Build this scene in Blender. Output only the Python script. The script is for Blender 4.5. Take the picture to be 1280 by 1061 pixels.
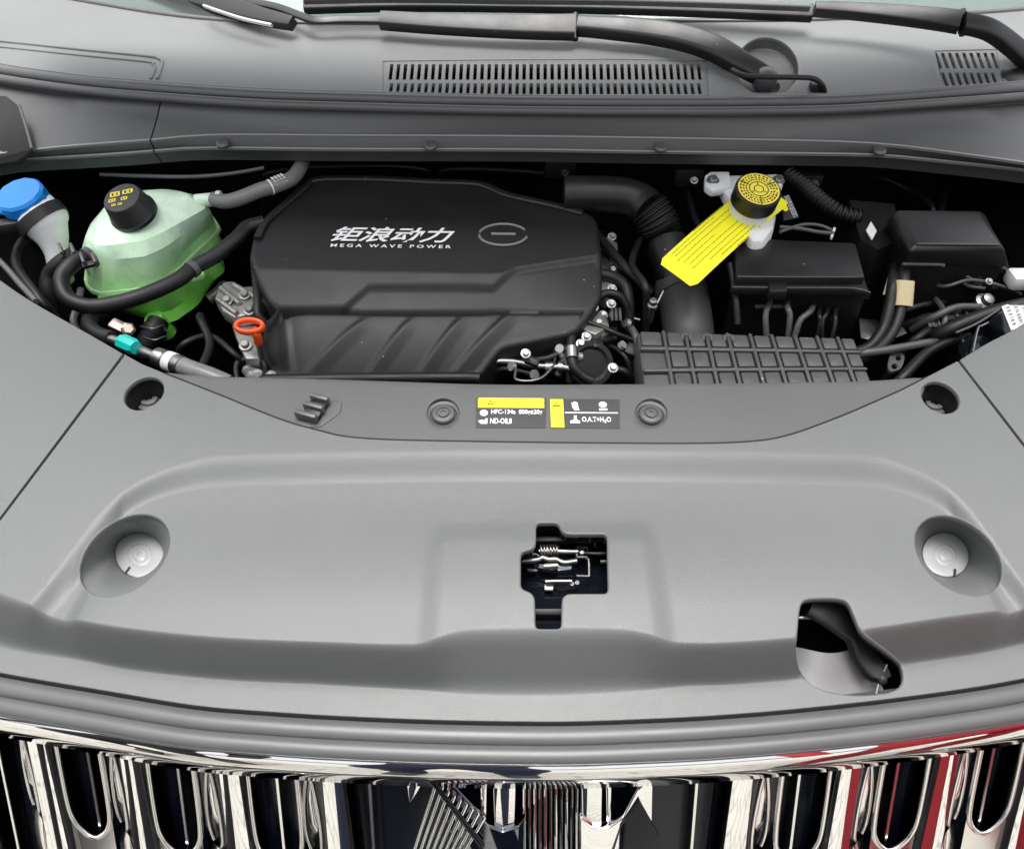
import bpy, bmesh, math, random
import numpy as np
from mathutils import Vector, Matrix
from mathutils.geometry import delaunay_2d_cdt

R = math.radians
random.seed(7)
for o in list(bpy.data.objects):
    bpy.data.objects.remove(o)
scn = bpy.context.scene
C = scn.collection

# ------------------------------------------------------------------ camera
CAMZ = 1.55
FPX = 1000.0                       # focal length in pixels of the 1280 px wide photograph
cd = bpy.data.cameras.new('camera')
cam = bpy.data.objects.new('camera', cd)
C.objects.link(cam)
cam.location = (0, 0, CAMZ)
cam.rotation_euler = (R(45), 0, 0)
cd.sensor_fit = 'HORIZONTAL'
cd.sensor_width = 36.0
cd.lens = 36.0 * FPX / 1280.0
cd.clip_start = 0.02
cd.clip_end = 3000
scn.camera = cam

# ------------------------------------------------------------------ sky, sun, exposure (bright overcast)
SUN_EL, SUN_AZ = R(80), R(-8)     # azimuth clockwise from +Y: nearly overhead, slightly from behind the hood
w = bpy.data.worlds.new('World')
scn.world = w
w.use_nodes = True
nt = w.node_tree
bg = nt.nodes['Background']
sky = nt.nodes.new('ShaderNodeTexSky')
sky.sky_type = 'NISHITA'
sky.sun_disc = False
sky.sun_elevation = SUN_EL
sky.sun_rotation = SUN_AZ
sky.air_density = 1.0
sky.dust_density = 6.0
sky.ozone_density = 1.0
hs = nt.nodes.new('ShaderNodeHueSaturation')
hs.inputs['Saturation'].default_value = 0.22
nt.links.new(sky.outputs[0], hs.inputs['Color'])
nt.links.new(hs.outputs[0], bg.inputs['Color'])
bg.inputs['Strength'].default_value = 0.125
sl = bpy.data.lights.new('sun', 'SUN')
sun = bpy.data.objects.new('sun', sl)
C.objects.link(sun)
sl.energy = 1.0
sl.angle = R(40)
sl.color = (1.0, 0.985, 0.96)
sd = Vector((math.sin(SUN_AZ) * math.cos(SUN_EL), math.cos(SUN_AZ) * math.cos(SUN_EL), math.sin(SUN_EL)))
sun.rotation_euler = sd.to_track_quat('Z', 'Y').to_euler()
sun.location = sd * 20
vs = scn.view_settings
vs.view_transform = 'Standard'
vs.look = 'None'
vs.exposure = 1.5
vs.gamma = 1.0
vs.use_curve_mapping = False

# ------------------------------------------------------------------ pixel to place
S2 = math.sqrt(0.5)
def ray(px, py):
    a = (px - 640.0) / FPX
    v = (530.5 - py) / FPX
    return Vector((a, S2 + S2 * v, -S2 + S2 * v))
def at(px, py, z):                       # the point under a pixel at a height
    d = ray(px, py)
    return Vector((0, 0, CAMZ)) + d * ((z - CAMZ) / d.z)
def atY(px, py, Y):
    d = ray(px, py)
    return Vector((0, 0, CAMZ)) + d * (Y / d.y)
TS = np.arange(0.45, 2.2, 0.0015)
def on(px, py, zf, dz=0.0):              # the point of a surface z = zf(x, y) under a pixel
    d = ray(px, py)
    g = (CAMZ + d.z * TS) - (zf(d.x * TS, d.y * TS) + dz)
    k = np.argmax(g < 0)
    if g[k] >= 0: k = len(TS) - 1
    if k == 0: k = 1
    f = g[k - 1] / (g[k - 1] - g[k] + 1e-12)
    t = TS[k - 1] + f * (TS[k] - TS[k - 1])
    return Vector((d.x * t, d.y * t, CAMZ + d.z * t))

# ------------------------------------------------------------------ materials
MATS = {}
def mat(name, col, rough=0.5, metal=0.0, bump=0.0, bscale=400.0, var=0.0, vscale=6.0, spec=0.5, coat=0.0, rvar=0.0, **kw):
    if name in MATS: return MATS[name]
    m = bpy.data.materials.new(name)
    m.use_nodes = True
    n, l = m.node_tree.nodes, m.node_tree.links
    b = n['Principled BSDF']
    b.inputs['Base Color'].default_value = (*col, 1)
    b.inputs['Roughness'].default_value = rough
    b.inputs['Metallic'].default_value = metal
    b.inputs['Specular IOR Level'].default_value = spec
    b.inputs['Coat Weight'].default_value = coat
    for k, v in kw.items(): b.inputs[k.replace('_', ' ')].default_value = v
    tc = n.new('ShaderNodeTexCoord')
    if var > 0 or rvar > 0:
        t = n.new('ShaderNodeTexNoise')
        t.inputs['Scale'].default_value = vscale
        t.inputs['Detail'].default_value = 6
        t.inputs['Roughness'].default_value = 0.65
        l.new(tc.outputs['Object'], t.inputs['Vector'])
        if var > 0:
            mr = n.new('ShaderNodeMapRange')
            mr.inputs['From Min'].default_value = 0.25; mr.inputs['From Max'].default_value = 0.75
            mr.inputs['To Min'].default_value = 1 - var; mr.inputs['To Max'].default_value = 1 + var
            l.new(t.outputs['Fac'], mr.inputs['Value'])
            mx = n.new('ShaderNodeVectorMath'); mx.operation = 'SCALE'
            mx.inputs[0].default_value = col
            l.new(mr.outputs[0], mx.inputs['Scale'])
            l.new(mx.outputs[0], b.inputs['Base Color'])
        if rvar > 0:
            mr2 = n.new('ShaderNodeMapRange')
            mr2.inputs['From Min'].default_value = 0.3; mr2.inputs['From Max'].default_value = 0.7
            mr2.inputs['To Min'].default_value = max(0.02, rough - rvar); mr2.inputs['To Max'].default_value = min(1, rough + rvar)
            l.new(t.outputs['Fac'], mr2.inputs['Value'])
            l.new(mr2.outputs[0], b.inputs['Roughness'])
    if bump > 0:
        t2 = n.new('ShaderNodeTexNoise')
        t2.inputs['Scale'].default_value = bscale
        t2.inputs['Detail'].default_value = 3
        l.new(tc.outputs['Object'], t2.inputs['Vector'])
        bp = n.new('ShaderNodeBump')
        bp.inputs['Strength'].default_value = bump
        bp.inputs['Distance'].default_value = 0.001
        l.new(t2.outputs['Fac'], bp.inputs['Height'])
        l.new(bp.outputs[0], b.inputs['Normal'])
    MATS[name] = m
    return m

M_panel = mat('grained grey plastic', (0.113, 0.118, 0.1165), 0.46, bump=0.28, bscale=1000, var=0.035, vscale=9, rvar=0.05)
def add_dust(m, scale, thr, col=(0.62, 0.62, 0.60)):       # scattered pale specks of dust
    n, l = m.node_tree.nodes, m.node_tree.links
    b = n['Principled BSDF']
    src = b.inputs['Base Color'].links[0].from_socket if b.inputs['Base Color'].links else None
    tc = n.new('ShaderNodeTexCoord')
    vo = n.new('ShaderNodeTexVoronoi'); vo.inputs['Scale'].default_value = scale
    l.new(tc.outputs['Object'], vo.inputs['Vector'])
    sx = n.new('ShaderNodeSeparateXYZ'); l.new(vo.outputs['Color'], sx.inputs[0])
    pw = n.new('ShaderNodeMath'); pw.operation = 'POWER'; pw.inputs[1].default_value = 9.0; l.new(sx.outputs[0], pw.inputs[0])
    th = n.new('ShaderNodeMath'); th.operation = 'MULTIPLY'; th.inputs[1].default_value = thr; l.new(pw.outputs[0], th.inputs[0])
    lt = n.new('ShaderNodeMath'); lt.operation = 'LESS_THAN'; l.new(vo.outputs['Distance'], lt.inputs[0]); l.new(th.outputs[0], lt.inputs[1])
    mx = n.new('ShaderNodeMixRGB'); l.new(lt.outputs[0], mx.inputs[0])
    if src: l.new(src, mx.inputs[1])
    else: mx.inputs[1].default_value = b.inputs['Base Color'].default_value
    mx.inputs[2].default_value = (*col, 1)
    l.new(mx.outputs[0], b.inputs['Base Color'])
add_dust(M_panel, 45, 0.032)
M_inner = mat('grained darker grey plastic', (0.080, 0.084, 0.082), 0.5, bump=0.12, bscale=1500, var=0.03, vscale=9, rvar=0.05)
M_cowlskin = mat('pale cowl plastic', (0.135, 0.139, 0.137), 0.44, bump=0.12, bscale=1200, var=0.07, vscale=6, rvar=0.06)
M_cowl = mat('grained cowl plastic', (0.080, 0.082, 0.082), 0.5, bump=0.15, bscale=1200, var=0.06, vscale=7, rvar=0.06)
M_blackp = mat('black plastic', (0.006, 0.0063, 0.0066), 0.45, spec=0.55, bump=0.12, bscale=1300, var=0.12, vscale=14, rvar=0.08)
M_cover = mat('engine cover plastic', (0.007, 0.0074, 0.0076), 0.50, spec=0.62, bump=0.2, bscale=1600, var=0.08, vscale=12, rvar=0.06)
M_air = mat('air box plastic', (0.075, 0.0755, 0.074), 0.5, bump=0.15, bscale=1200, var=0.10, vscale=20, rvar=0.06)
M_rubber = mat('black rubber', (0.009, 0.0093, 0.0098), 0.48, spec=0.45, bump=0.15, bscale=600, var=0.12, vscale=20, rvar=0.1)
M_seal = mat('grey rubber seal', (0.082, 0.083, 0.084), 0.36, bump=0.08, bscale=700, var=0.06, vscale=15, rvar=0.06)
M_dark = mat('dark bay metal', (0.008, 0.008, 0.0085), 0.6, spec=0.3, var=0.3, vscale=8)
M_gloss = mat('gloss black', (0.004, 0.005, 0.008), 0.12, spec=0.22, bump=0.02, bscale=60)
M_chrome = mat('chrome', (0.86, 0.86, 0.85), 0.03, 1.0)
M_dchrome = mat('dark chrome', (0.20, 0.21, 0.23), 0.05, 1.0)
M_flank = mat('black chrome', (0.045, 0.047, 0.054), 0.2, 1.0)
M_satin = mat('satin chrome', (0.80, 0.79, 0.77), 0.16, 1.0)
M_navy = mat('dark recess', (0.004, 0.006, 0.012), 0.22, spec=0.3)
M_alu = mat('cast aluminium', (0.42, 0.41, 0.39), 0.42, 0.7, bump=0.5, bscale=260, var=0.25, vscale=30, rvar=0.12)
M_steel = mat('zinc steel', (0.30, 0.30, 0.285), 0.38, 1.0, bump=0.1, bscale=400, var=0.15, vscale=60, rvar=0.1)
M_greypipe = mat('grey hose', (0.17, 0.17, 0.168), 0.38, bump=0.1, bscale=400, var=0.1, vscale=25, rvar=0.08)
M_white = mat('white plastic', (0.72, 0.73, 0.72), 0.4, bump=0.05, bscale=500, var=0.05, vscale=20)
M_blue = mat('blue plastic', (0.002, 0.19, 0.60), 0.33, bump=0.05, bscale=500, var=0.05, vscale=30)
M_yellow = mat('yellow card', (0.93, 0.88, 0.02), 0.5, var=0.03, vscale=20)
M_yprint = mat('yellow print', (0.80, 0.66, 0.06), 0.5, var=0.1, vscale=200)
M_orange = mat('orange plastic', (0.82, 0.095, 0.02), 0.35, var=0.08, vscale=40)
M_teal = mat('teal plastic', (0.01, 0.50, 0.45), 0.32, var=0.05, vscale=60)
M_wprint = mat('white print', (0.86, 0.86, 0.85), 0.45, var=0.03, vscale=100)
M_bprint = mat('black print', (0.012, 0.012, 0.012), 0.5, var=0.1, vscale=100)
M_lblack = mat('label black', (0.04, 0.041, 0.043), 0.4, var=0.05, vscale=40)
M_tape = mat('masking tape', (0.56, 0.47, 0.27), 0.6, bump=0.5, bscale=300, var=0.1, vscale=40)
M_paper = mat('white label', (0.70, 0.70, 0.68), 0.5, var=0.05, vscale=50)
M_hood = mat('hood underside', (0.02, 0.02, 0.021), 0.6, bump=0.2, bscale=90, var=0.2, vscale=10)
M_paint = mat('dark body paint', (0.03, 0.032, 0.036), 0.25, coat=1.0, var=0.05, vscale=40)
M_copper = mat('tinted brass', (0.50, 0.40, 0.34), 0.35, 1.0, bump=0.2, bscale=300, var=0.15, vscale=60)
M_disc = mat('light grey nylon', (0.30, 0.305, 0.305), 0.38, bump=0.08, bscale=500, var=0.04, vscale=40)

add_dust(M_cowlskin, 45, 0.05); add_dust(M_cover, 70, 0.10, (0.25, 0.25, 0.24)); add_dust(M_blackp, 80, 0.12, (0.2, 0.2, 0.19)); add_dust(M_air, 70, 0.12, (0.3, 0.3, 0.29))
# coolant tank: cloudy white plastic, the green coolant tints whatever is below its level
def tank_mat(name, lo, hi, z0, z1):
    m = bpy.data.materials.new(name); m.use_nodes = True
    n, l = m.node_tree.nodes, m.node_tree.links
    b = n['Principled BSDF']; out = n['Material Output']
    tc = n.new('ShaderNodeTexCoord'); sp = n.new('ShaderNodeSeparateXYZ')
    l.new(tc.outputs['Object'], sp.inputs[0])
    ns = n.new('ShaderNodeTexNoise'); ns.inputs['Scale'].default_value = 26; ns.inputs['Detail'].default_value = 5
    l.new(tc.outputs['Object'], ns.inputs['Vector'])
    ad = n.new('ShaderNodeMath'); ad.operation = 'MULTIPLY_ADD'
    ad.inputs[1].default_value = 0.05
    l.new(ns.outputs['Fac'], ad.inputs[0]); l.new(sp.outputs['Z'], ad.inputs[2])
    mr = n.new('ShaderNodeMapRange')
    mr.inputs['From Min'].default_value = z0 + 0.025; mr.inputs['From Max'].default_value = z1 + 0.025
    l.new(ad.outputs[0], mr.inputs['Value'])
    mx = n.new('ShaderNodeMixRGB')
    mx.inputs[1].default_value = (*lo, 1); mx.inputs[2].default_value = (*hi, 1)
    l.new(mr.outputs[0], mx.inputs[0])
    n2 = n.new('ShaderNodeTexNoise'); n2.inputs['Scale'].default_value = 38; n2.inputs['Detail'].default_value = 7; n2.inputs['Roughness'].default_value = 0.7
    l.new(tc.outputs['Object'], n2.inputs['Vector'])
    m2 = n.new('ShaderNodeMapRange'); m2.inputs['From Min'].default_value = 0.35; m2.inputs['From Max'].default_value = 0.75
    m2.inputs['To Min'].default_value = 0.80; m2.inputs['To Max'].default_value = 1.12
    l.new(n2.outputs['Fac'], m2.inputs['Value'])
    sc_ = n.new('ShaderNodeVectorMath'); sc_.operation = 'SCALE'; l.new(mx.outputs[0], sc_.inputs[0]); l.new(m2.outputs[0], sc_.inputs['Scale'])
    l.new(sc_.outputs[0], b.inputs['Base Color'])
    b.inputs['Roughness'].default_value = 0.3
    tr = n.new('ShaderNodeBsdfTranslucent'); l.new(mx.outputs[0], tr.inputs['Color'])
    ms = n.new('ShaderNodeMixShader'); ms.inputs[0].default_value = 0.10
    l.new(b.outputs[0], ms.inputs[1]); l.new(tr.outputs[0], ms.inputs[2])
    bp = n.new('ShaderNodeBump'); bp.inputs['Strength'].default_value = 0.25; bp.inputs['Distance'].default_value = 0.003
    l.new(ns.outputs['Fac'], bp.inputs['Height']); l.new(bp.outputs[0], b.inputs['Normal'])
    l.new(ms.outputs[0], out.inputs['Surface'])
    return m
M_tank = tank_mat('cloudy tank plastic', (0.48, 1.0, 0.36), (0.80, 1.0, 0.81), 0.862, 0.950)
M_tanklow = tank_mat('tank plastic full of green coolant', (0.28, 1.0, 0.12), (0.42, 1.0, 0.24), 0.80, 0.87)

def glass_mat():
    m = bpy.data.materials.new('windscreen glass'); m.use_nodes = True
    b = m.node_tree.nodes['Principled BSDF']
    b.inputs['Base Color'].default_value = (0.78, 0.86, 0.83, 1)
    b.inputs['Roughness'].default_value = 0.02
    b.inputs['IOR'].default_value = 1.6
    b.inputs['Transmission Weight'].default_value = 1.0
    n, l = m.node_tree.nodes, m.node_tree.links
    tr = n.new('ShaderNodeBsdfTransparent'); tr.inputs[0].default_value = (0.80, 0.88, 0.85, 1)
    gl = n.new('ShaderNodeBsdfGlossy'); gl.inputs['Roughness'].default_value = 0.02
    fr = n.new('ShaderNodeFresnel'); fr.inputs['IOR'].default_value = 1.5
    ms = n.new('ShaderNodeMixShader')
    l.new(fr.outputs[0], ms.inputs[0]); l.new(tr.outputs[0], ms.inputs[1]); l.new(gl.outputs[0], ms.inputs[2])
    l.new(ms.outputs[0], n['Material Output'].inputs['Surface'])
    n.remove(b)
    return m
M_glass = glass_mat()

def ground_mat():
    m = bpy.data.materials.new('pale stone paving'); m.use_nodes = True
    n, l = m.node_tree.nodes, m.node_tree.links
    b = n['Principled BSDF']; b.inputs['Roughness'].default_value = 0.85
    tc = n.new('ShaderNodeTexCoord')
    t = n.new('ShaderNodeTexNoise'); t.inputs['Scale'].default_value = 60; t.inputs['Detail'].default_value = 8
    l.new(tc.outputs['Object'], t.inputs['Vector'])
    r = n.new('ShaderNodeValToRGB')
    r.color_ramp.elements[0].position = 0.3; r.color_ramp.elements[0].color = (0.25, 0.24, 0.21, 1)
    r.color_ramp.elements[1].position = 0.7; r.color_ramp.elements[1].color = (0.43, 0.415, 0.37, 1)
    l.new(t.outputs['Fac'], r.inputs[0])
    br = n.new('ShaderNodeTexBrick'); br.inputs['Scale'].default_value = 1.0
    br.inputs['Brick Width'].default_value = 0.30; br.inputs['Row Height'].default_value = 0.15; br.inputs['Mortar Size'].default_value = 0.012
    br.inputs['Color1'].default_value = (1, 1, 1, 1); br.inputs['Color2'].default_value = (0.86, 0.86, 0.87, 1); br.inputs['Mortar'].default_value = (0.6, 0.6, 0.6, 1)
    l.new(tc.outputs['Object'], br.inputs['Vector'])
    mu = n.new('ShaderNodeMixRGB'); mu.blend_type = 'MULTIPLY'; mu.inputs[0].default_value = 1.0
    l.new(r.outputs[0], mu.inputs[1]); l.new(br.outputs[0], mu.inputs[2]); l.new(mu.outputs[0], b.inputs['Base Color'])
    return m
M_ground = ground_mat()

# ------------------------------------------------------------------ object helpers
def wloc(o):
    v = Vector((0, 0, 0))
    while o is not None:
        v += o.location; o = o.parent
    return v
def tag(o, label=None, cat=None, group=None, kind=None):
    if label: o['label'] = label
    if cat: o['category'] = cat
    if group: o['group'] = group
    if kind: o['kind'] = kind
    return o
def thing(name, label, cat, loc=(0, 0, 0), group=None):
    o = bpy.data.objects.new(name, None)
    o.empty_display_size = 0.02
    C.objects.link(o); o.location = loc
    return tag(o, label, cat, group)
def link(name, me, m, parent=None):
    o = bpy.data.objects.new(name, me)
    if m is not None: me.materials.append(m)
    C.objects.link(o)
    if parent is not None:
        o.parent = parent
        o.location = -wloc(parent)
    return o
def mesh(name, verts, faces, m, parent=None, smooth=True, ang=35):
    me = bpy.data.meshes.new(name)
    me.from_pydata([tuple(v) for v in verts], [], faces)
    me.validate()
    bm = bmesh.new(); bm.from_mesh(me)
    bmesh.ops.recalc_face_normals(bm, faces=bm.faces)
    bm.to_mesh(me); bm.free()
    if smooth:
        me.polygons.foreach_set('use_smooth', [True] * len(me.polygons))
        me.set_sharp_from_angle(angle=R(ang))
    return link(name, me, m, parent)
class MB:                                   # collects shapes of ONE piece
    def __init__(s): s.v = []; s.f = []
    def add(s, v, f):
        k = len(s.v); s.v += [Vector(p) for p in v]; s.f += [[i + k for i in q] for q in f]; return s
    def build(s, name, m, parent=None, smooth=True, ang=35): return mesh(name, s.v, s.f, m, parent, smooth, ang)

def catmull(pts, n=8, closed=False):
    P = [Vector(p) for p in pts]
    if len(P) < 3 and not closed: return P
    out = []
    N = len(P)
    rng = N if closed else N - 1
    for i in range(rng):
        if closed: p0, p1, p2, p3 = P[(i - 1) % N], P[i], P[(i + 1) % N], P[(i + 2) % N]
        else: p0, p1, p2, p3 = P[max(i - 1, 0)], P[i], P[i + 1], P[min(i + 2, N - 1)]
        for k in range(n):
            t = k / n
            out.append(0.5 * ((2 * p1) + (p2 - p0) * t + (2 * p0 - 5 * p1 + 4 * p2 - p3) * t * t + (3 * p1 - p0 - 3 * p2 + p3) * t ** 3))
    if not closed: out.append(P[-1])
    return out
def sweep(path, prof, scale=None, up=None, caps=True):
    """prof: closed list of (a, b); a along the side axis, b along the up axis."""
    n = len(path); V = []; F = []; k = len(prof)
    T = []
    for i in range(n):
        t = path[min(i + 1, n - 1)] - path[max(i - 1, 0)]
        T.append(t.normalized() if t.length > 1e-9 else Vector((0, 0, 1)))
    if up is None:
        u = Vector((0, 0, 1)) if abs(T[0].z) < 0.9 else Vector((0, 1, 0))
    else: u = Vector(up)
    for i in range(n):
        if up is not None: u = Vector(up)
        u = (u - T[i] * u.dot(T[i])).normalized()
        s = T[i].cross(u)
        q = scale[i] if scale else (1, 1)
        if not isinstance(q, tuple): q = (q, q)
        for a, b in prof: V.append(path[i] + s * a * q[0] + u * b * q[1])
    for i in range(n - 1):
        for j in range(k):
            j2 = (j + 1) % k
            F.append([i * k + j, i * k + j2, (i + 1) * k + j2, (i + 1) * k + j])
    if caps:
        F.append(list(range(k))[::-1]); F.append([(n - 1) * k + j for j in range(k)])
    return V, F
def circ(r, n=14): return [(r * math.cos(2 * math.pi * i / n), r * math.sin(2 * math.pi * i / n)) for i in range(n)]
def rrect(w_, h_, r, n=3):
    o = []
    for cx, cy, a0 in ((w_ / 2 - r, h_ / 2 - r, 0), (-w_ / 2 + r, h_ / 2 - r, 90), (-w_ / 2 + r, -h_ / 2 + r, 180), (w_ / 2 - r, -h_ / 2 + r, 270)):
        for i in range(n + 1):
            a = R(a0 + 90 * i / n); o.append((cx + r * math.cos(a), cy + r * math.sin(a)))
    return o
def tubeVF(pts, r, seg=12, n=8, scale=None):
    return sweep(catmull(pts, n), circ(r, seg), scale)
def tube(name, pts, r, m, parent=None, seg=12, n=8, ang=50):
    v, f = tubeVF(pts, r, seg, n)
    return mesh(name, v, f, m, parent, ang=ang)
def bellowsVF(pts, r, amp, pitch, seg=18):
    p = catmull(pts, 40)
    L = [0]
    for i in range(1, len(p)): L.append(L[-1] + (p[i] - p[i - 1]).length)
    return sweep(p, circ(r, seg), [1 + amp / r * math.cos(2 * math.pi * l / pitch) for l in L])
def latheVF(prof, org, axis, seg=28, xref=None):
    """prof: list of (radius, height along axis)."""
    ax = Vector(axis).normalized()
    x = Vector(xref) if xref else (Vector((1, 0, 0)) if abs(ax.x) < 0.9 else Vector((0, 1, 0)))
    x = (x - ax * x.dot(ax)).normalized(); y = ax.cross(x)
    V = []; F = []
    for r, h in prof:
        for i in range(seg):
            a = 2 * math.pi * i / seg
            V.append(Vector(org) + ax * h + (x * math.cos(a) + y * math.sin(a)) * max(r, 1e-5))
    for j in range(len(prof) - 1):
        for i in range(seg):
            i2 = (i + 1) % seg
            F.append([j * seg + i, j * seg + i2, (j + 1) * seg + i2, (j + 1) * seg + i])
    F.append(list(range(seg))[::-1]); F.append([(len(prof) - 1) * seg + i for i in range(seg)])
    return V, F
def lathe(name, prof, org, axis, m, parent=None, seg=28, ang=35):
    v, f = latheVF(prof, org, axis, seg)
    return mesh(name, v, f, m, parent, ang=ang)
def boxVF(cen, size, rot=(0, 0, 0), bev=0.0, seg=2, mtx=None):
    bm = bmesh.new()
    bmesh.ops.create_cube(bm, size=1.0)
    for v in bm.verts: v.co = Vector((v.co.x * size[0], v.co.y * size[1], v.co.z * size[2]))
    if bev > 0: bmesh.ops.bevel(bm, geom=bm.edges[:], offset=bev, segments=seg, profile=0.5, affect='EDGES')
    Rm = mtx if mtx is not None else Matrix.Rotation(rot[2], 3, 'Z') @ Matrix.Rotation(rot[1], 3, 'Y') @ Matrix.Rotation(rot[0], 3, 'X')
    V = [Vector(cen) + Rm @ v.co for v in bm.verts]
    bm.verts.index_update()
    F = [[v.index for v in f.verts] for f in bm.faces]
    bm.free()
    return V, F
def box(name, cen, size, m, parent=None, rot=(0, 0, 0), bev=0.003, ang=35, mtx=None):
    v, f = boxVF(cen, size, rot, bev, mtx=mtx)
    return mesh(name, v, f, m, parent, ang=ang)
def prismVF(top, ext, bev=0.0):
    """a plate: the outline `top` (3-D points) carried along vector ext."""
    bm = bmesh.new()
    a = [bm.verts.new(p) for p in top]
    e = Vector(ext)
    b = [bm.verts.new(Vector(p) + e) for p in top]
    n = len(a)
    bm.faces.new(a); bm.faces.new(b[::-1])
    for i in range(n): bm.faces.new([a[i], b[i], b[(i + 1) % n], a[(i + 1) % n]])
    bmesh.ops.recalc_face_normals(bm, faces=bm.faces)
    if bev > 0:
        bmesh.ops.bevel(bm, geom=bm.edges[:], offset=bev, segments=2, profile=0.5, affect='EDGES', clamp_overlap=True)
    bm.verts.index_update()
    V = [v.co.copy() for v in bm.verts]; F = [[v.index for v in f.verts] for f in bm.faces]
    bm.free()
    return V, F
def prism(name, top, ext, m, parent=None, bev=0.0, ang=35):
    v, f = prismVF(top, ext, bev)
    return mesh(name, v, f, m, parent, ang=ang)
def loftVF(loops, caps=True, closed=True):
    k = len(loops[0]); V = [Vector(p) for L in loops for p in L]; F = []
    for i in range(len(loops) - 1):
        for j in range(k if closed else k - 1):
            j2 = (j + 1) % k
            F.append([i * k + j, i * k + j2, (i + 1) * k + j2, (i + 1) * k + j])
    if caps:
        F.append(list(range(k))[::-1]); F.append([(len(loops) - 1) * k + j for j in range(k)])
    return V, F
def resample(pts, n, closed=True):
    P = [Vector(p) for p in pts]
    if closed: P = P + [P[0]]
    L = [0]
    for i in range(1, len(P)): L.append(L[-1] + (P[i] - P[i - 1]).length)
    out = []
    cnt = n if closed else n - 1
    for i in range(n):
        d = L[-1] * i / cnt
        k = min(max(int(np.searchsorted(L, d, side='right')) - 1, 0), len(P) - 2)
        f = (d - L[k]) / max(L[k + 1] - L[k], 1e-9)
        out.append(P[k].lerp(P[k + 1], min(max(f, 0), 1)))
    return out
def inside(poly, x, y):                    # poly: (n,2) array, x,y arrays
    c = np.zeros(len(x), bool)
    n = len(poly)
    for i in range(n):
        x1, y1 = poly[i]; x2, y2 = poly[(i + 1) % n]
        if y1 == y2: continue
        h = ((y1 > y) != (y2 > y)) & (x < (x2 - x1) * (y - y1) / (y2 - y1) + x1)
        c ^= h
    return c
def dist_poly(poly, x, y):
    d = np.full(len(x), 1e9)
    n = len(poly)
    for i in range(n):
        ax, ay = poly[i]; bx, by = poly[(i + 1) % n]
        ux, uy = bx - ax, by - ay
        L2 = ux * ux + uy * uy + 1e-18
        t = np.clip(((x - ax) * ux + (y - ay) * uy) / L2, 0, 1)
        d = np.minimum(d, np.hypot(x - ax - t * ux, y - ay - t * uy))
    return d
def area2(p): return 0.5 * sum(p[i][0] * p[(i + 1) % len(p)][1] - p[(i + 1) % len(p)][0] * p[i][1] for i in range(len(p)))
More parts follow.
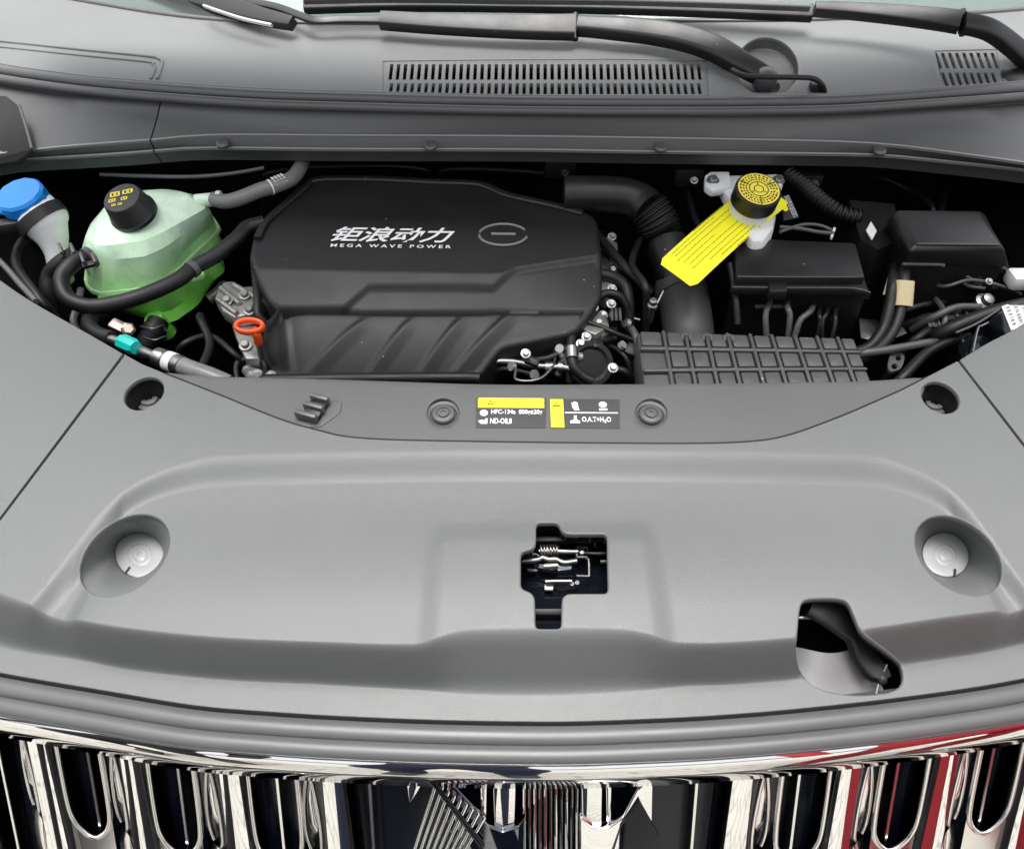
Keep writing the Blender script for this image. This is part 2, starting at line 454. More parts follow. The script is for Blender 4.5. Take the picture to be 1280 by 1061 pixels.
def sheetVF(outline, holes, zf, h, lip=0.003, depth=0.015, hole_depth=None, hole_lip=None, zone=None):
    """A moulded skin: z = zf(x, y) inside outline, minus holes, with rounded edges turned down."""
    loops = [[(p[0], p[1]) for p in outline]] + [[(p[0], p[1]) for p in q] for q in holes]
    arr = [np.array(q) for q in loops]
    x0, y0 = arr[0].min(0); x1, y1 = arr[0].max(0)
    gx, gy = np.meshgrid(np.arange(x0, x1, h), np.arange(y0, y1, h))
    gx = gx + (np.arange(gx.shape[0]) % 2)[:, None] * h * 0.5
    gx, gy = gx.ravel(), gy.ravel()
    if zone is not None:                   # a steep band gets rows of points that follow it
        keep, ex, ey = zone(gx, gy, x0, x1)
        gx = np.concatenate([gx[keep], ex]); gy = np.concatenate([gy[keep], ey])
    ok = inside(arr[0], gx, gy) & (dist_poly(arr[0], gx, gy) > h * 0.45)
    gx, gy = gx[ok], gy[ok]
    for q in arr[1:]:
        lo, hi = q.min(0) - h, q.max(0) + h
        near = (gx > lo[0]) & (gx < hi[0]) & (gy > lo[1]) & (gy < hi[1])
        bad = np.zeros(len(gx), bool)
        if near.any():
            bad[near] = inside(q, gx[near], gy[near]) | (dist_poly(q, gx[near], gy[near]) < h * 0.45)
        gx, gy = gx[~bad], gy[~bad]
    P = []; E = []
    for q in arr:
        k = len(P); n = len(q)
        P += [Vector((a, b)) for a, b in q]
        E += [(k + i, k + (i + 1) % n) for i in range(n)]
    nb = len(P)
    P += [Vector((a, b)) for a, b in zip(gx, gy)]
    res = delaunay_2d_cdt(P, E, [], 0, 1e-7)
    V2, F = res[0], res[2]
    vx = np.array([v.x for v in V2]); vy = np.array([v.y for v in V2])
    fc = np.array([[np.mean(vx[list(f)]), np.mean(vy[list(f)])] for f in F])
    ok = inside(arr[0], fc[:, 0], fc[:, 1])
    for q in arr[1:]:
        lo, hi = q.min(0), q.max(0)
        near = (fc[:, 0] > lo[0]) & (fc[:, 0] < hi[0]) & (fc[:, 1] > lo[1]) & (fc[:, 1] < hi[1])
        t = np.zeros(len(fc), bool)
        if near.any(): t[near] = inside(q, fc[near, 0], fc[near, 1])
        ok &= ~t
    vz = zf(vx, vy)
    V = [Vector((a, b, c)) for a, b, c in zip(vx, vy, vz)]
    Fo = [list(f) for f, k in zip(F, ok) if k]
    omap = {}
    for i, l in enumerate(res[3]):
        for k in l:
            if k < nb: omap[k] = i
    k0 = 0
    for li, q in enumerate(arr):
        n = len(q)
        base = [omap[k0 + i] for i in range(n)]; k0 += n
        dep = depth if li == 0 or hole_depth is None else (hole_depth[li - 1] if isinstance(hole_depth, (list, tuple)) else hole_depth)
        lp = lip if li == 0 or hole_lip is None else hole_lip
        if dep <= 0: continue
        s = 1 if area2(loops[li]) > 0 else -1
        if li > 0: s = -s              # away from the material
        nor = []
        for i in range(n):
            a = q[(i - 1) % n]; b = q[(i + 1) % n]
            t = b - a; L = np.hypot(*t) + 1e-12
            nor.append((s * t[1] / L, -s * t[0] / L))
        prev = base
        steps = [(lp * math.sin(R(a)), -lp * (1 - math.cos(R(a)))) for a in (25, 50, 75, 90)] + [(lp, -max(dep, lp * 1.05))]
        for off, dz in steps:
            cur = []
            for i in range(n):
                p = V[base[i]]
                V.append(Vector((p.x + nor[i][0] * off, p.y + nor[i][1] * off, p.z + dz))); cur.append(len(V) - 1)
            for i in range(n):
                i2 = (i + 1) % n
                Fo.append([prev[i], prev[i2], cur[i2], cur[i]])
            prev = cur
    return V, Fo
def sheet(name, outline, holes, zf, h, m, parent=None, ang=60, true_normals=False, **kw):
    v, f = sheetVF(outline, holes, zf, h, **kw)
    o = mesh(name, v, f, m, parent, ang=ang)
    if true_normals:                       # shade by the surface's own slope instead of by the facets
        me = o.data
        co = np.array([p.co[:] for p in me.vertices]); no = np.array([p.normal[:] for p in me.vertices])
        d = np.abs(co[:, 2] - zf(co[:, 0], co[:, 1])) < 1e-5
        e = 0.0006
        gx = (zf(co[:, 0] + e, co[:, 1]) - zf(co[:, 0] - e, co[:, 1])) / (2 * e)
        gy = (zf(co[:, 0], co[:, 1] + e) - zf(co[:, 0], co[:, 1] - e)) / (2 * e)
        nn = np.stack([-gx, -gy, np.ones(len(gx))], 1); nn /= np.linalg.norm(nn, axis=1)[:, None]
        s_ = np.sign((nn * no).sum(1)); s_[s_ == 0] = 1
        no[d] = (nn * s_[:, None])[d]
        me.normals_split_custom_set_from_vertices([tuple(q) for q in no])
    return o
def sstep(a, b, x):
    t = np.clip((x - a) / (b - a), 0, 1)
    return t * t * (3 - 2 * t)
def curve_fn(pix, z, ext=True):            # pixels of a feature line -> Y as a smooth function of X
    P = catmull([at(a, b, z) for a, b in pix], 10)
    xs = np.array([p.x for p in P]); ys = np.array([p.y for p in P])
    o = np.argsort(xs); xs, ys = xs[o], ys[o]
    g = np.linspace(xs[0], xs[-1], 400); yy = np.interp(g, xs, ys)
    k = np.ones(9) / 9
    yy = np.convolve(np.pad(yy, 4, mode='edge'), k, mode='valid')
    return lambda x: np.interp(x, g, yy)
def frame(px0, px1, px2, zf):              # origin, x axis, y axis (towards px2), normal, from three pixels on a surface
    o, a, b = on(*px0, zf), on(*px1, zf), on(*px2, zf)
    x = (a - o).normalized(); n = x.cross(b - o).normalized(); y = n.cross(x)
    return o, x, y, n
FONT_CACHE = {}
def text(name, s, org, x, y, n, size, m, parent=None, width=None, bold=0.0, shear=0.0, extrude=0.0002, lift=0.0008, align='LEFT', height=None):
    cu = bpy.data.curves.new('t', 'FONT')
    cu.body = s; cu.size = 1.0; cu.shear = shear; cu.offset = bold; cu.align_x = align
    cu.resolution_u = 3
    o = bpy.data.objects.new('t', cu); C.objects.link(o)
    dg = bpy.context.evaluated_depsgraph_get()
    me = bpy.data.meshes.new_from_object(o.evaluated_get(dg))
    bpy.data.objects.remove(o); bpy.data.curves.remove(cu)
    vs_ = [v.co.copy() for v in me.vertices]
    if not vs_: return None
    xs = [v.x for v in vs_]; ys = [v.y for v in vs_]
    sx = sy = size
    if width: sx = width / (max(xs) - min(xs)); sy = sx if not height else height / (max(ys) - min(ys))
    elif height: sx = sy = height / (max(ys) - min(ys))
    ox = min(xs) if width or height else 0; oy = min(ys) if height else 0
    for v in me.vertices:
        v.co = Vector(org) + x * (v.co.x - ox) * sx + y * (v.co.y - oy) * sy + n * lift
    me.update()
    me.materials.clear()
    me.name = name
    return link(name, me, m, parent)
def bolt(name, p, axis, r, m, parent=None, washer=True):
    prof = [(r * 1.55, 0), (r * 1.55, r * 0.25), (r * 1.0, r * 0.3), (r * 1.0, r * 1.1), (r * 0.85, r * 1.25), (0.0005, r * 1.25)] if washer else [(r, 0), (r, r), (0.0005, r * 1.1)]
    v, f = latheVF(prof, p, axis, 6 if not washer else 12)
    return mesh(name, v, f, m, parent)

# ================================================================== SETTING
g = mesh('ground', [(-400, -400, 0), (400, -400, 0), (400, 400, 0), (-400, 400, 0)], [[0, 1, 2, 3]], M_ground, smooth=False)
tag(g, kind='structure')

# ================================================================== FRONT COVER PANEL
XC = 0.045
cOut = curve_fn([(-200, 800), (-60, 770), (30, 725), (84, 660), (134, 612), (188, 586), (235, 573), (302, 567), (640, 566), (1060, 567), (1115, 572), (1169, 589), (1219, 619), (1262, 670), (1310, 730), (1400, 780)], 0.955)
cIn = curve_fn([(-200, 850), (-60, 810), (40, 770), (80, 725), (112, 662), (148, 632), (188, 617), (235, 610), (302, 608), (640, 607), (1050, 608), (1110, 611), (1155, 619), (1203, 637), (1236, 668), (1270, 730), (1320, 780), (1400, 830)], 0.95)
cHi = curve_fn([(-250, 660), (-100, 700), (0, 738), (60, 757), (130, 774), (260, 790), (400, 798), (525, 802), (570, 792), (640, 790), (780, 790), (835, 799), (900, 800), (995, 793), (1090, 781), (1167, 769), (1280, 750), (1360, 725), (1500, 680)], 0.94)
LED = 0.884
cLo = curve_fn([(-250, 715), (-100, 760), (0, 795), (70, 810), (151, 824), (302, 842), (430, 853), (640, 863), (800, 858), (900, 850), (998, 839), (1131, 823), (1280, 796), (1360, 770), (1500, 720)], LED)
padP = np.array([(p.x, p.y) for p in (at(545, 655, .945), at(812, 655, .945), at(838, 800, .94), at(528, 802, .94))])
def Zp(x, y):
    x = np.asarray(x, float); y = np.asarray(y, float)
    base = 0.956 + 0.10 * (y - 0.58) - 0.055 * (x - XC) ** 2
    yo, yi = cOut(x), cIn(x)
    s1 = sstep(0, 1, (yo + 0.006 - y) / np.maximum((yo - yi) * 0.72 + 0.004, 0.010))
    d = np.clip(yi - y, 0, 1)
    base = base - 0.0115 * s1 + 0.012 * sstep(0.0, 0.13, d) * s1
    px0, px1 = padP[0][0], padP[1][0]
    sx = sstep(px0 - 0.012, px0 + 0.012, x) * (1 - sstep(px1 - 0.012, px1 + 0.012, x))
    base = base + 0.0045 * sx * (1 - sstep(padP[0][1] - 0.02, padP[0][1] + 0.012, y))
    yh, yl = cHi(x), cLo(x)
    led = LED - 0.055 * (x - XC) ** 2 + 0.06 * (y - yl)
    u = (yh - y) / np.maximum(yh - yl, 0.01)
    s2 = np.clip(u, 0, 1)
    r = 0.24
    # straight ramp with rounded shoulders
    s2 = np.where(u < r, np.where(u < -r, 0, (u + r) ** 2 / (4 * r)), np.where(u > 1 - r, np.where(u > 1 + r, 1, 1 - (1 + r - u) ** 2 / (4 * r)), u))
    return base * (1 - s2) + led * s2
def Zin(x, y):                              # inner crescent, set a little below the main skin
    return 0.9490 + 0.13 * (np.asarray(y, float) - 0.58) - 0.055 * (np.asarray(x, float) - XC) ** 2

def slope_zone(gx, gy, x0, x1):
    def uu(x, y): yh, yl = cHi(x), cLo(x); return (yh - y) / np.maximum(yh - yl, 0.01)
    u = uu(gx, gy)
    keep = (u < -0.42) | (u > 1.42)
    xs = np.arange(x0, x1, 0.0042)
    ex, ey = [], []
    for k, f in enumerate(np.linspace(-0.38, 1.38, 26)):
        xx = xs + (k % 2) * 0.0021
        yh, yl = cHi(xx), cLo(xx)
        ex.append(xx); ey.append(yh - f * np.maximum(yh - yl, 0.01))
    return keep, np.concatenate(ex), np.concatenate(ey)
def pix_ellipse(cx, cy, a, b, tilt, n=48):
    t = R(tilt)
    return [(cx + a * math.cos(k) * math.cos(t) - b * math.sin(k) * math.sin(t), cy + a * math.cos(k) * math.sin(t) + b * math.sin(k) * math.cos(t)) for k in [2 * math.pi * i / n for i in range(n)]]
def smooth_px(pts, n=5): return [(p.x, p.y) for p in catmull([Vector((a, b, 0)) for a, b in pts], n, True)]
def round_px(pts, r, n=4):                  # polygon with its corners rounded
    out = []
    P = [Vector(p) for p in pts]; N = len(P)
    for i in range(N):
        a, b, c = P[(i - 1) % N], P[i], P[(i + 1) % N]
        d1, d2 = (a - b), (c - b)
        q = min(r, d1.length * 0.49, d2.length * 0.49)
        s, e = b + d1.normalized() * q, b + d2.normalized() * q
        for k in range(n + 1):
            t = k / n
            out.append(tuple((1 - t) ** 2 * s + 2 * t * (1 - t) * b + t * t * e))
    return out

gap_px = [(-60, 822), (0, 838), (134, 861), (245, 879), (340, 887), (430, 892.5), (540, 897), (640, 899), (720, 899), (830, 895), (900, 891), (987, 884), (1100, 872), (1212, 857), (1280, 845), (1340, 833)]
step_px = [(205, 467), (279, 496), (320, 513), (363, 529), (400, 539), (430, 546), (480, 550), (560, 552), (700, 554), (850, 555), (931, 553), (984, 545), (1051, 521), (1100, 500), (1129, 487), (1158, 472)]
seamL = [(153, 443), (-40, 700), (-72, 745), (-110, 800)]
seamR = [(1200, 451), (1280, 556), (1345, 640), (1420, 740)]
frontP = catmull([at(a, b, LED - 0.055 * (at(a, b, LED).x - XC) ** 2) for a, b in gap_px], 5)
front2 = [(p.x, p.y) for p in frontP]
def on2(px, py, f=None):
    p = on(px, py, f or Zp); return (p.x, p.y)
def line2(pts, n=10, f=None): return [on2(a, b, f) for a, b in [(p.x, p.y) for p in catmull([Vector((a, b, 0)) for a, b in pts], n)]]
GAP = 3.0
outer = []
outer += front2                                                       # left to right along the seal
sr = [at(a - GAP, b, 0.95) for a, b in seamR[::-1]]
sr2 = line2([(1340, 636), (1280 - GAP, 556), (1200 - GAP, 452)], 6)
outer += sr2
outer += line2([(1158, 472)], 1)
outer += line2(step_px[::-1], 5)[1:]
outer += line2([(176, 455), (154.5, 443)], 1)
outer += line2([(153 + GAP, 445), (0 + GAP, 648), (-50, 714)], 6)
# remove near-duplicate neighbours
def dedupe(P, e=0.0012):
    o = []
    for p in P:
        if not o or math.hypot(p[0] - o[-1][0], p[1] - o[-1][1]) > e: o.append(p)
    while math.hypot(o[0][0] - o[-1][0], o[0][1] - o[-1][1]) < e: o.pop()
    return o
outer = dedupe(outer)

funL = pix_ellipse(155.5, 694, 66, 44, -38); funR = pix_ellipse(1198.5, 694, 64, 43, 38)
smlL = pix_ellipse(180, 491.5, 28.5, 20, -28, 36); smlR = pix_ellipse(1175.5, 496.5, 27.5, 19.5, 28, 36)
lz = lambda P: [(580 + a / 5.12, 620 + b / 5.12) for a, b in P]
latch_px = round_px(lz([(448, 160), (612, 160), (640, 232), (928, 232), (936, 632), (640, 632), (636, 858), (444, 858), (440, 625), (350, 600), (350, 345), (448, 330)]), 9)
rz = lambda P: [(900 + a / 3.368, 600 + b / 3.368) for a, b in P]
rel_px = smooth_px(rz([(328, 540), (345, 502), (395, 490), (500, 491), (548, 515), (578, 580), (610, 640), (700, 710), (758, 762), (778, 812), (772, 862), (735, 892), (670, 906), (590, 911), (490, 903), (400, 875), (350, 830), (325, 770), (316, 690), (320, 610)]), 3)
holes_px = [funL, funR, smlL, smlR, latch_px, rel_px]
holes = [[on2(a, b) for a, b in q] for q in holes_px]

fp = thing('radiator_cover_panel', 'wide grained grey plastic cover panel between the grille and the engine', 'cover panel', (XC, 0.48, 0.90))
skin = sheet('panel_skin', outer, holes, Zp, 0.0034, M_panel, fp, ang=88, true_normals=True, zone=slope_zone, lip=0.0009, depth=0.02, hole_depth=0.005, hole_lip=0.0020)
def lining(q, dep, m=M_blackp):              # dark plastic walls under a cut-out
    P = [Vector((a, b, float(Zp(np.array([a]), np.array([b]))[0]))) for a, b in q]
    sg = 1 if area2(q) > 0 else -1
    n = len(P); O_ = []
    for i in range(n):
        t = P[(i + 1) % n] - P[i - 1]; t.z = 0
        if t.length > 0: t.normalize()
        O_.append(Vector((P[i].x - sg * t.y * 0.0004, P[i].y + sg * t.x * 0.0004, P[i].z)))
    V, F = loftVF([[p + Vector((0, 0, -.0035)) for p in O_], [p + Vector((0, 0, -dep)) for p in O_]], caps=False)
    return mesh('cutout_wall', V, F, m, fp, ang=50)
lining(holes[4], 0.016, M_gloss); lining(holes[5], 0.010)

# inner crescent with clips and stickers
crz = Zin
rear_px = [(199, 466), (260, 471.5), (400, 475), (520, 479), (600, 481.5), (700, 482), (900, 480.5), (1000, 479), (1085, 477.5), (1156, 472.5)]
cres = line2(rear_px, 4, Zin) + [on2(a + (0), b + 10, Zin) for a, b in [(1150, 480)]] + line2([(a, b + 7) for a, b in step_px[::-1][1:-1]], 3, Zin) + [on2(212, 478, Zin)]
cres = dedupe(cres, 0.002)
v, f = sweep([on(p.x, p.y - 1.0, Zp) + Vector((0, 0, -0.0008)) for p in catmull([Vector((a, b, 0)) for a, b in step_px], 5)], circ(0.0013, 8)); mesh('step_shade_line', v, f, M_dark, fp, ang=60)  # dark bead drawn along the step as the gap's line of shade
clipL, clipR = (554, 515.5), (814, 516)
ch = [[on2(a, b, Zin) for a, b in pix_ellipse(c[0], c[1], 21.5, 19.5, 0, 32)] for c in (clipL, clipR)]
cr = sheet('inner_panel', cres, ch, Zin, 0.005, M_inner, fp, lip=0.004, depth=0.025, hole_depth=0.004, hole_lip=0.0015)
nz = Vector((0, -0.13, 1)).normalized()
for c in (clipL, clipR):
    p = on(c[0], c[1], Zin)
    rr = 21.5 / FPX * (p - Vector((0, 0, CAMZ))).length * 0.99
    cu = lathe('clip_recess', [(rr * 0.3, -0.006), (rr * 0.72, -0.006), (rr * 0.8, -0.004), (rr * 0.98, -0.003), (rr * 0.98, -0.007)], p, nz, M_inner, fp, 40)
    k = lathe('push_clip', [(rr * 0.66, -0.006), (rr * 0.68, -0.0025), (rr * 0.62, -0.0008), (rr * 0.42, -0.0004), (rr * 0.38, -0.0016), (rr * 0.32, -0.0016), (rr * 0.30, 0.0002), (rr * 0.12, 0.0004), (rr * 0.10, -0.0008), (0.0003, -0.0010)], p, nz, M_seal, fp, 40)
# the two funnel recesses with pale adjuster discs, the two small bolt wells
def funnel(outpx, disc, depth, nm):
    L0 = [on(a, b, Zp) for a, b in outpx]
    n = len(L0)
    cz = sum((p.z for p in L0)) / n - depth
    cen = at(disc[0], disc[1], cz)
    dl = [at(a, b, cz) for a, b in pix_ellipse(disc[0], disc[1], disc[2], disc[3], disc[4], n)]
    loops = []
    for k in range(9):
        t = k / 8
        e = t ** 1.0
        drop = t ** 1.25
        loops.append([Vector((L0[i].x + (dl[i].x - L0[i].x) * (0.03 + 0.97 * e if k else 0.04), L0[i].y + (dl[i].y - L0[i].y) * (0.03 + 0.97 * e if k else 0.04), (L0[i].z - 0.004) + (cz - L0[i].z + 0.004) * drop)) for i in range(n)])
    V, F = loftVF(loops, caps=False)
    mesh('funnel_recess', V, F, M_panel, fp, ang=70)
    # disc
    D = [[cen + (dl[i] - cen) * r + Vector((0, 0, h)) for i in range(n)] for r, h in ((0.99, 0.0003), (0.975, 0.0014), (0.94, 0.0018), (0.52, 0.0018), (0.49, 0.0013), (0.46, 0.0018), (0.32, 0.0018), (0.29, 0.0013), (0.26, 0.0019), (0.10, 0.0020), (0.08, 0.0010), (0.01, 0.0010))]
    V, F = loftVF(D)
    d = mesh('adjuster_disc', V, F, M_disc, fp, ang=40)
    k = min(range(n), key=lambda i: abs(outpx[i][0] * 0 + (dl[i] - cen).normalized().dot(Vector((0.05 if disc[0] > 640 else -0.25, -1, 0)).normalized()) - 1))
    nd = (dl[k] - cen)
    box('disc_notch', cen + nd * 0.88 + Vector((0, 0, 0.0020)), (0.0024, 0.009, 0.0012), M_bprint, d, rot=(0, 0, math.atan2(nd.y, nd.x) + R(90 if disc[0] < 640 else 65)), bev=0)
funnel(funL, (175, 694, 31, 29, 20), 0.046, 'L')
funnel(funR, (1181.5, 694, 30, 27, 30), 0.046, 'R')
def well(px, boltpx):
    L0 = [on(a, b, Zp) for a, b in px]
    cz = min(p.z for p in L0) - 0.032
    n = len(L0)
    c = sum(L0, Vector()) / n; c.z = cz + 0.0
    V, F = loftVF([[Vector((c.x + (p.x - c.x) * .97, c.y + (p.y - c.y) * .97, p.z - 0.0035)) for p in L0], [Vector((c.x + (p.x - c.x) * .97, c.y + (p.y - c.y) * .97, cz)) for p in L0], [Vector((c.x + (p.x - c.x) * 0.1, c.y + (p.y - c.y) * 0.1, cz)) for p in L0]], caps=False)
    mesh('bolt_well', V, F, M_blackp, fp, ang=40)
    q = at(boltpx[0], boltpx[1], cz)
    lathe('bolt_head', [(0.0145, 0.0), (0.0145, 0.002), (0.010, 0.003), (0.0095, 0.006), (0.0045, 0.0065), (0.004, 0.004), (0.0003, 0.004)], q, (0, 0, 1), M_greypipe, fp, 24)
well(smlL, (188, 503)); well(smlR, (1166, 508))
# prop-rod holder on the inner panel
o_, x_, y_, n_ = frame((368, 534), (408, 533), (385, 500), Zin)
pr = thing('prop_rod_clip', 'small black plastic rod clip with two claws on the cover panel', 'clip', on(394, 517, Zin))
pl = round_px([(o_ + x_ * a + y_ * b)[0:2] for a, b in [(0.0, 0.0), (0.028, 0.0), (0.046, 0.018), (0.046, 0.034), (0.016, 0.036)]], 0.004, 3)
sheet('clip_base', pl, [], lambda x, y: Zin(x, y) + 0.0012, 0.006, M_inner, pr, lip=0.0012, depth=0.0035)
box('clip_spine', o_ + x_ * 0.0205 + y_ * 0.020 + n_ * 0.0045, (0.020, 0.026, 0.007), M_blackp, pr, bev=0.002, mtx=Matrix((x_ * math.cos(.35) - y_ * math.sin(.35), y_ * math.cos(.35) + x_ * math.sin(.35), n_)).transposed())
for q, (a, b, w_) in enumerate([(0.013, 0.009, 0.026), (0.0195, 0.0205, 0.024), (0.0245, 0.032, 0.022)]):
    mb = MB()
    cc = o_ + x_ * a + y_ * b
    mtx = Matrix((x_ * math.cos(.35) - y_ * math.sin(.35), y_ * math.cos(.35) + x_ * math.sin(.35), n_)).transposed()
    mb.add(*boxVF(cc + n_ * 0.007, (w_, 0.0065, 0.012), bev=0.0022, mtx=mtx))
    mb.build('claw', M_seal, pr)
# stickers
def sticker(nm, lab, pxs, col, cat='sticker'):
    t = thing(nm, lab, cat, on(*pxs[0], Zin))
    P = [on(a, b, Zin) for a, b in pxs]
    for p in P: p.z += 0.0006
    prism('backing', P, (0, 0, -0.0004), col, t)
    return t, P
def patch(nm, t, O, X, Y, N, x0, y0, x1, y1, m, lift=0.0004):
    return mesh(nm, [O + X * a + Y * b + N * lift for a, b in ((x0, y0), (x1, y0), (x1, y1), (x0, y1))], [[0, 1, 2, 3]], m, t, smooth=False)
def disc(nm, t, O, X, Y, N, cx, cy, r, m, lift=0.0005, n=20, ry=None):
    ry = ry or r
    return mesh(nm, [O + X * (cx + r * math.cos(2 * math.pi * i / n)) + Y * (cy + ry * math.sin(2 * math.pi * i / n)) + N * lift for i in range(n)], [list(range(n))], m, t, smooth=False)
def poly(nm, t, O, X, Y, N, pts, m, lift=0.0005):
    return mesh(nm, [O + X * a + Y * b + N * lift for a, b in pts], [list(range(len(pts)))], m, t, smooth=False)
t1, P1 = sticker('refrigerant_sticker', 'black refrigerant sticker with a yellow strip along its top', [(594.5, 535), (682, 535.5), (683, 499), (595.5, 497.5)], M_lblack)
O, X, Y, N = P1[0], (P1[1] - P1[0]).normalized(), None, None
N = X.cross(P1[3] - P1[0]).normalized(); Y = N.cross(X)
W1, H1 = (P1[1] - P1[0]).length, (P1[3] - P1[0]).length
poly('yellow_strip', t1, O, X, Y, N, [(W1 * .02, H1 * .66), (W1 * .985, H1 * .66), (W1 * .985, H1 * .95), (W1 * .965, H1 * .985), (W1 * .035, H1 * .985), (W1 * .015, H1 * .95)], M_yellow, 0.0003)
def warn(t, cx, cy, s, lift=0.0006):       # small warning triangle
    poly('warning_triangle', t, O, X, Y, N, [(cx - s, cy - s * .8), (cx + s, cy - s * .8), (cx, cy + s)], M_bprint, lift)
    poly('triangle_field', t, O, X, Y, N, [(cx - s * .55, cy - s * .52), (cx + s * .55, cy - s * .52), (cx, cy + s * .5)], M_yellow, lift + 0.0003)
    patch('exclamation_mark', t, O, X, Y, N, cx - s * .09, cy - s * .4, cx + s * .09, cy + s * .2, M_bprint, lift + 0.0006)
warn(t1, W1 * .20, H1 * .82, H1 * .09)
for cx in (.5, .82):                       # outlined pictograms
    for a, b, c, d in ((-.05, -.07, .05, -.05), (-.05, .05, .05, .07), (-.05, -.07, -.04, .07), (.04, -.07, .05, .07), (-.02, -.03, .02, .03)):
        patch('pictogram', t1, O, X, Y, N, W1 * (cx + a), H1 * (.82 + b), W1 * (cx + c), H1 * (.82 + d), M_yprint, 0.0006)
disc('snowflake_mark', t1, O, X, Y, N, W1 * .11, H1 * .48, H1 * .105, M_wprint)
text('lettering', 'HFC-134a  800g±20g', O + X * W1 * .215 + Y * H1 * .40, X, Y, N, 0.005, M_wprint, t1, width=W1 * .74, height=H1 * .19, bold=0.02)
poly('oil_can_mark', t1, O, X, Y, N, [(W1 * .03, H1 * .22), (W1 * .07, H1 * .12), (W1 * .165, H1 * .12), (W1 * .165, H1 * .30), (W1 * .14, H1 * .30), (W1 * .12, H1 * .22), (W1 * .09, H1 * .25)], M_wprint)
text('lettering', 'ND-OIL8', O + X * W1 * .205 + Y * H1 * .12, X, Y, N, 0.005, M_wprint, t1, width=W1 * .31, height=H1 * .18, bold=0.02)
t2, P2 = sticker('coolant_sticker', 'black coolant sticker with a yellow strip down its side', [(688, 535.5), (775, 536), (774.5, 499.5), (689, 499)], M_lblack)
O, X = P2[0], (P2[1] - P2[0]).normalized()
N = X.cross(P2[3] - P2[0]).normalized(); Y = N.cross(X)
W2, H2 = (P2[1] - P2[0]).length, (P2[3] - P2[0]).length
poly('yellow_strip', t2, O, X, Y, N, [(W2 * .01, H2 * .02), (W2 * .2, H2 * .02), (W2 * .2, H2 * .98), (W2 * .01, H2 * .98)], M_yellow, 0.0003)
warn(t2, W2 * .1, H2 * .8, H2 * .10)
for cy in (.5, .22):
    for a, b, c, d in ((-.05, -.1, .05, -.075), (-.05, .075, .05, .1), (-.05, -.1, -.035, .1), (.035, -.1, .05, .1), (-.015, -.05, .015, .05)):
        patch('pictogram', t2, O, X, Y, N, W2 * (.1 + a), H2 * (cy + b), W2 * (.1 + c), H2 * (cy + d), M_yprint, 0.0006)
patch('divider_line', t2, O, X, Y, N, W2 * .22, H2 * .50, W2 * .99, H2 * .535, M_wprint)
poly('hand_mark', t2, O, X, Y, N, [(W2 * .32, H2 * .85), (W2 * .37, H2 * .9), (W2 * .41, H2 * .86), (W2 * .42, H2 * .65), (W2 * .435, H2 * .6), (W2 * .36, H2 * .6), (W2 * .335, H2 * .68)], M_wprint)
disc('steam_mark', t2, O, X, Y, N, W2 * .78, H2 * .8, W2 * .06, M_wprint, ry=H2 * .1)
patch('steam_base_mark', t2, O, X, Y, N, W2 * .72, H2 * .60, W2 * .84, H2 * .67, M_wprint)
poly('thermometer_mark', t2, O, X, Y, N, [(W2 * .29, H2 * .16), (W2 * .43, H2 * .16), (W2 * .43, H2 * .23), (W2 * .385, H2 * .28), (W2 * .385, H2 * .42), (W2 * .345, H2 * .42), (W2 * .345, H2 * .28), (W2 * .29, H2 * .24)], M_wprint)
text('lettering', 'O.A.T+H₂O', O + X * W2 * .46 + Y * H2 * .17, X, Y, N, 0.005, M_wprint, t2, width=W2 * .42, height=H2 * .2, bold=0.02)

# side panels beyond the seams (headlamp covers)
def Zs(x, y): return Zp(x, y)
sideL = line2([(-75, 750), (-40 - GAP, 700), (0 - GAP, 648), (153 - GAP, 443 + 2)], 6) + line2([(152, 442), (105, 415), (40, 378), (0, 351), (-60, 305), (-150, 230)], 5) + [on2(-330, 300), on2(-330, 640)]
sideR = line2([(1420, 740), (1345, 640), (1280 + GAP, 556), (1200 + GAP, 453)], 6) + line2([(1201, 450), (1234, 430), (1280, 405), (1340, 360), (1440, 280)], 5) + [on2(1640, 300), on2(1640, 680)]
spl = sheet('headlamp_cover_panel', dedupe(sideL), [], Zs, 0.005, M_panel, None, ang=88, true_normals=True, zone=slope_zone, lip=0.0009, depth=0.03)
tag(spl, 'grey plastic side cover panel next to the coolant tank', 'side panel', 'side cover panels')
spr = sheet('headlamp_cover_panel', dedupe(sideR), [], Zs, 0.005, M_panel, None, ang=88, true_normals=True, zone=slope_zone, lip=0.0009, depth=0.03)
tag(spr, 'grey plastic side cover panel next to the black fuse box', 'side panel', 'side cover panels')
for P_ in ([(153, 440), (0, 648), (-60, 728)], [(1200, 448), (1280, 556), (1345, 645)]):
    L_p = [on(a, b, Zp) + Vector((0, 0, -0.018)) for a, b in P_]
    v, f = sweep(resample(L_p, 20, False), rrect(0.022, 0.006, 0.001), up=(0, 0, 1))
    mesh('seam_shade_strip', v, f, M_dark, fp)  # dark strip added under each seam so the gap reads as shade
# thin edge seals standing behind the side panels
ed = tube('edge_seal', [at(-60, 270, 0.95), at(0, 327, 0.945), at(25, 355, 0.945), at(45, 377, 0.945)], 0.004, M_seal, n=6)
tag(ed, 'thin pale rubber edging behind the side panel near the blue cap', 'seal')

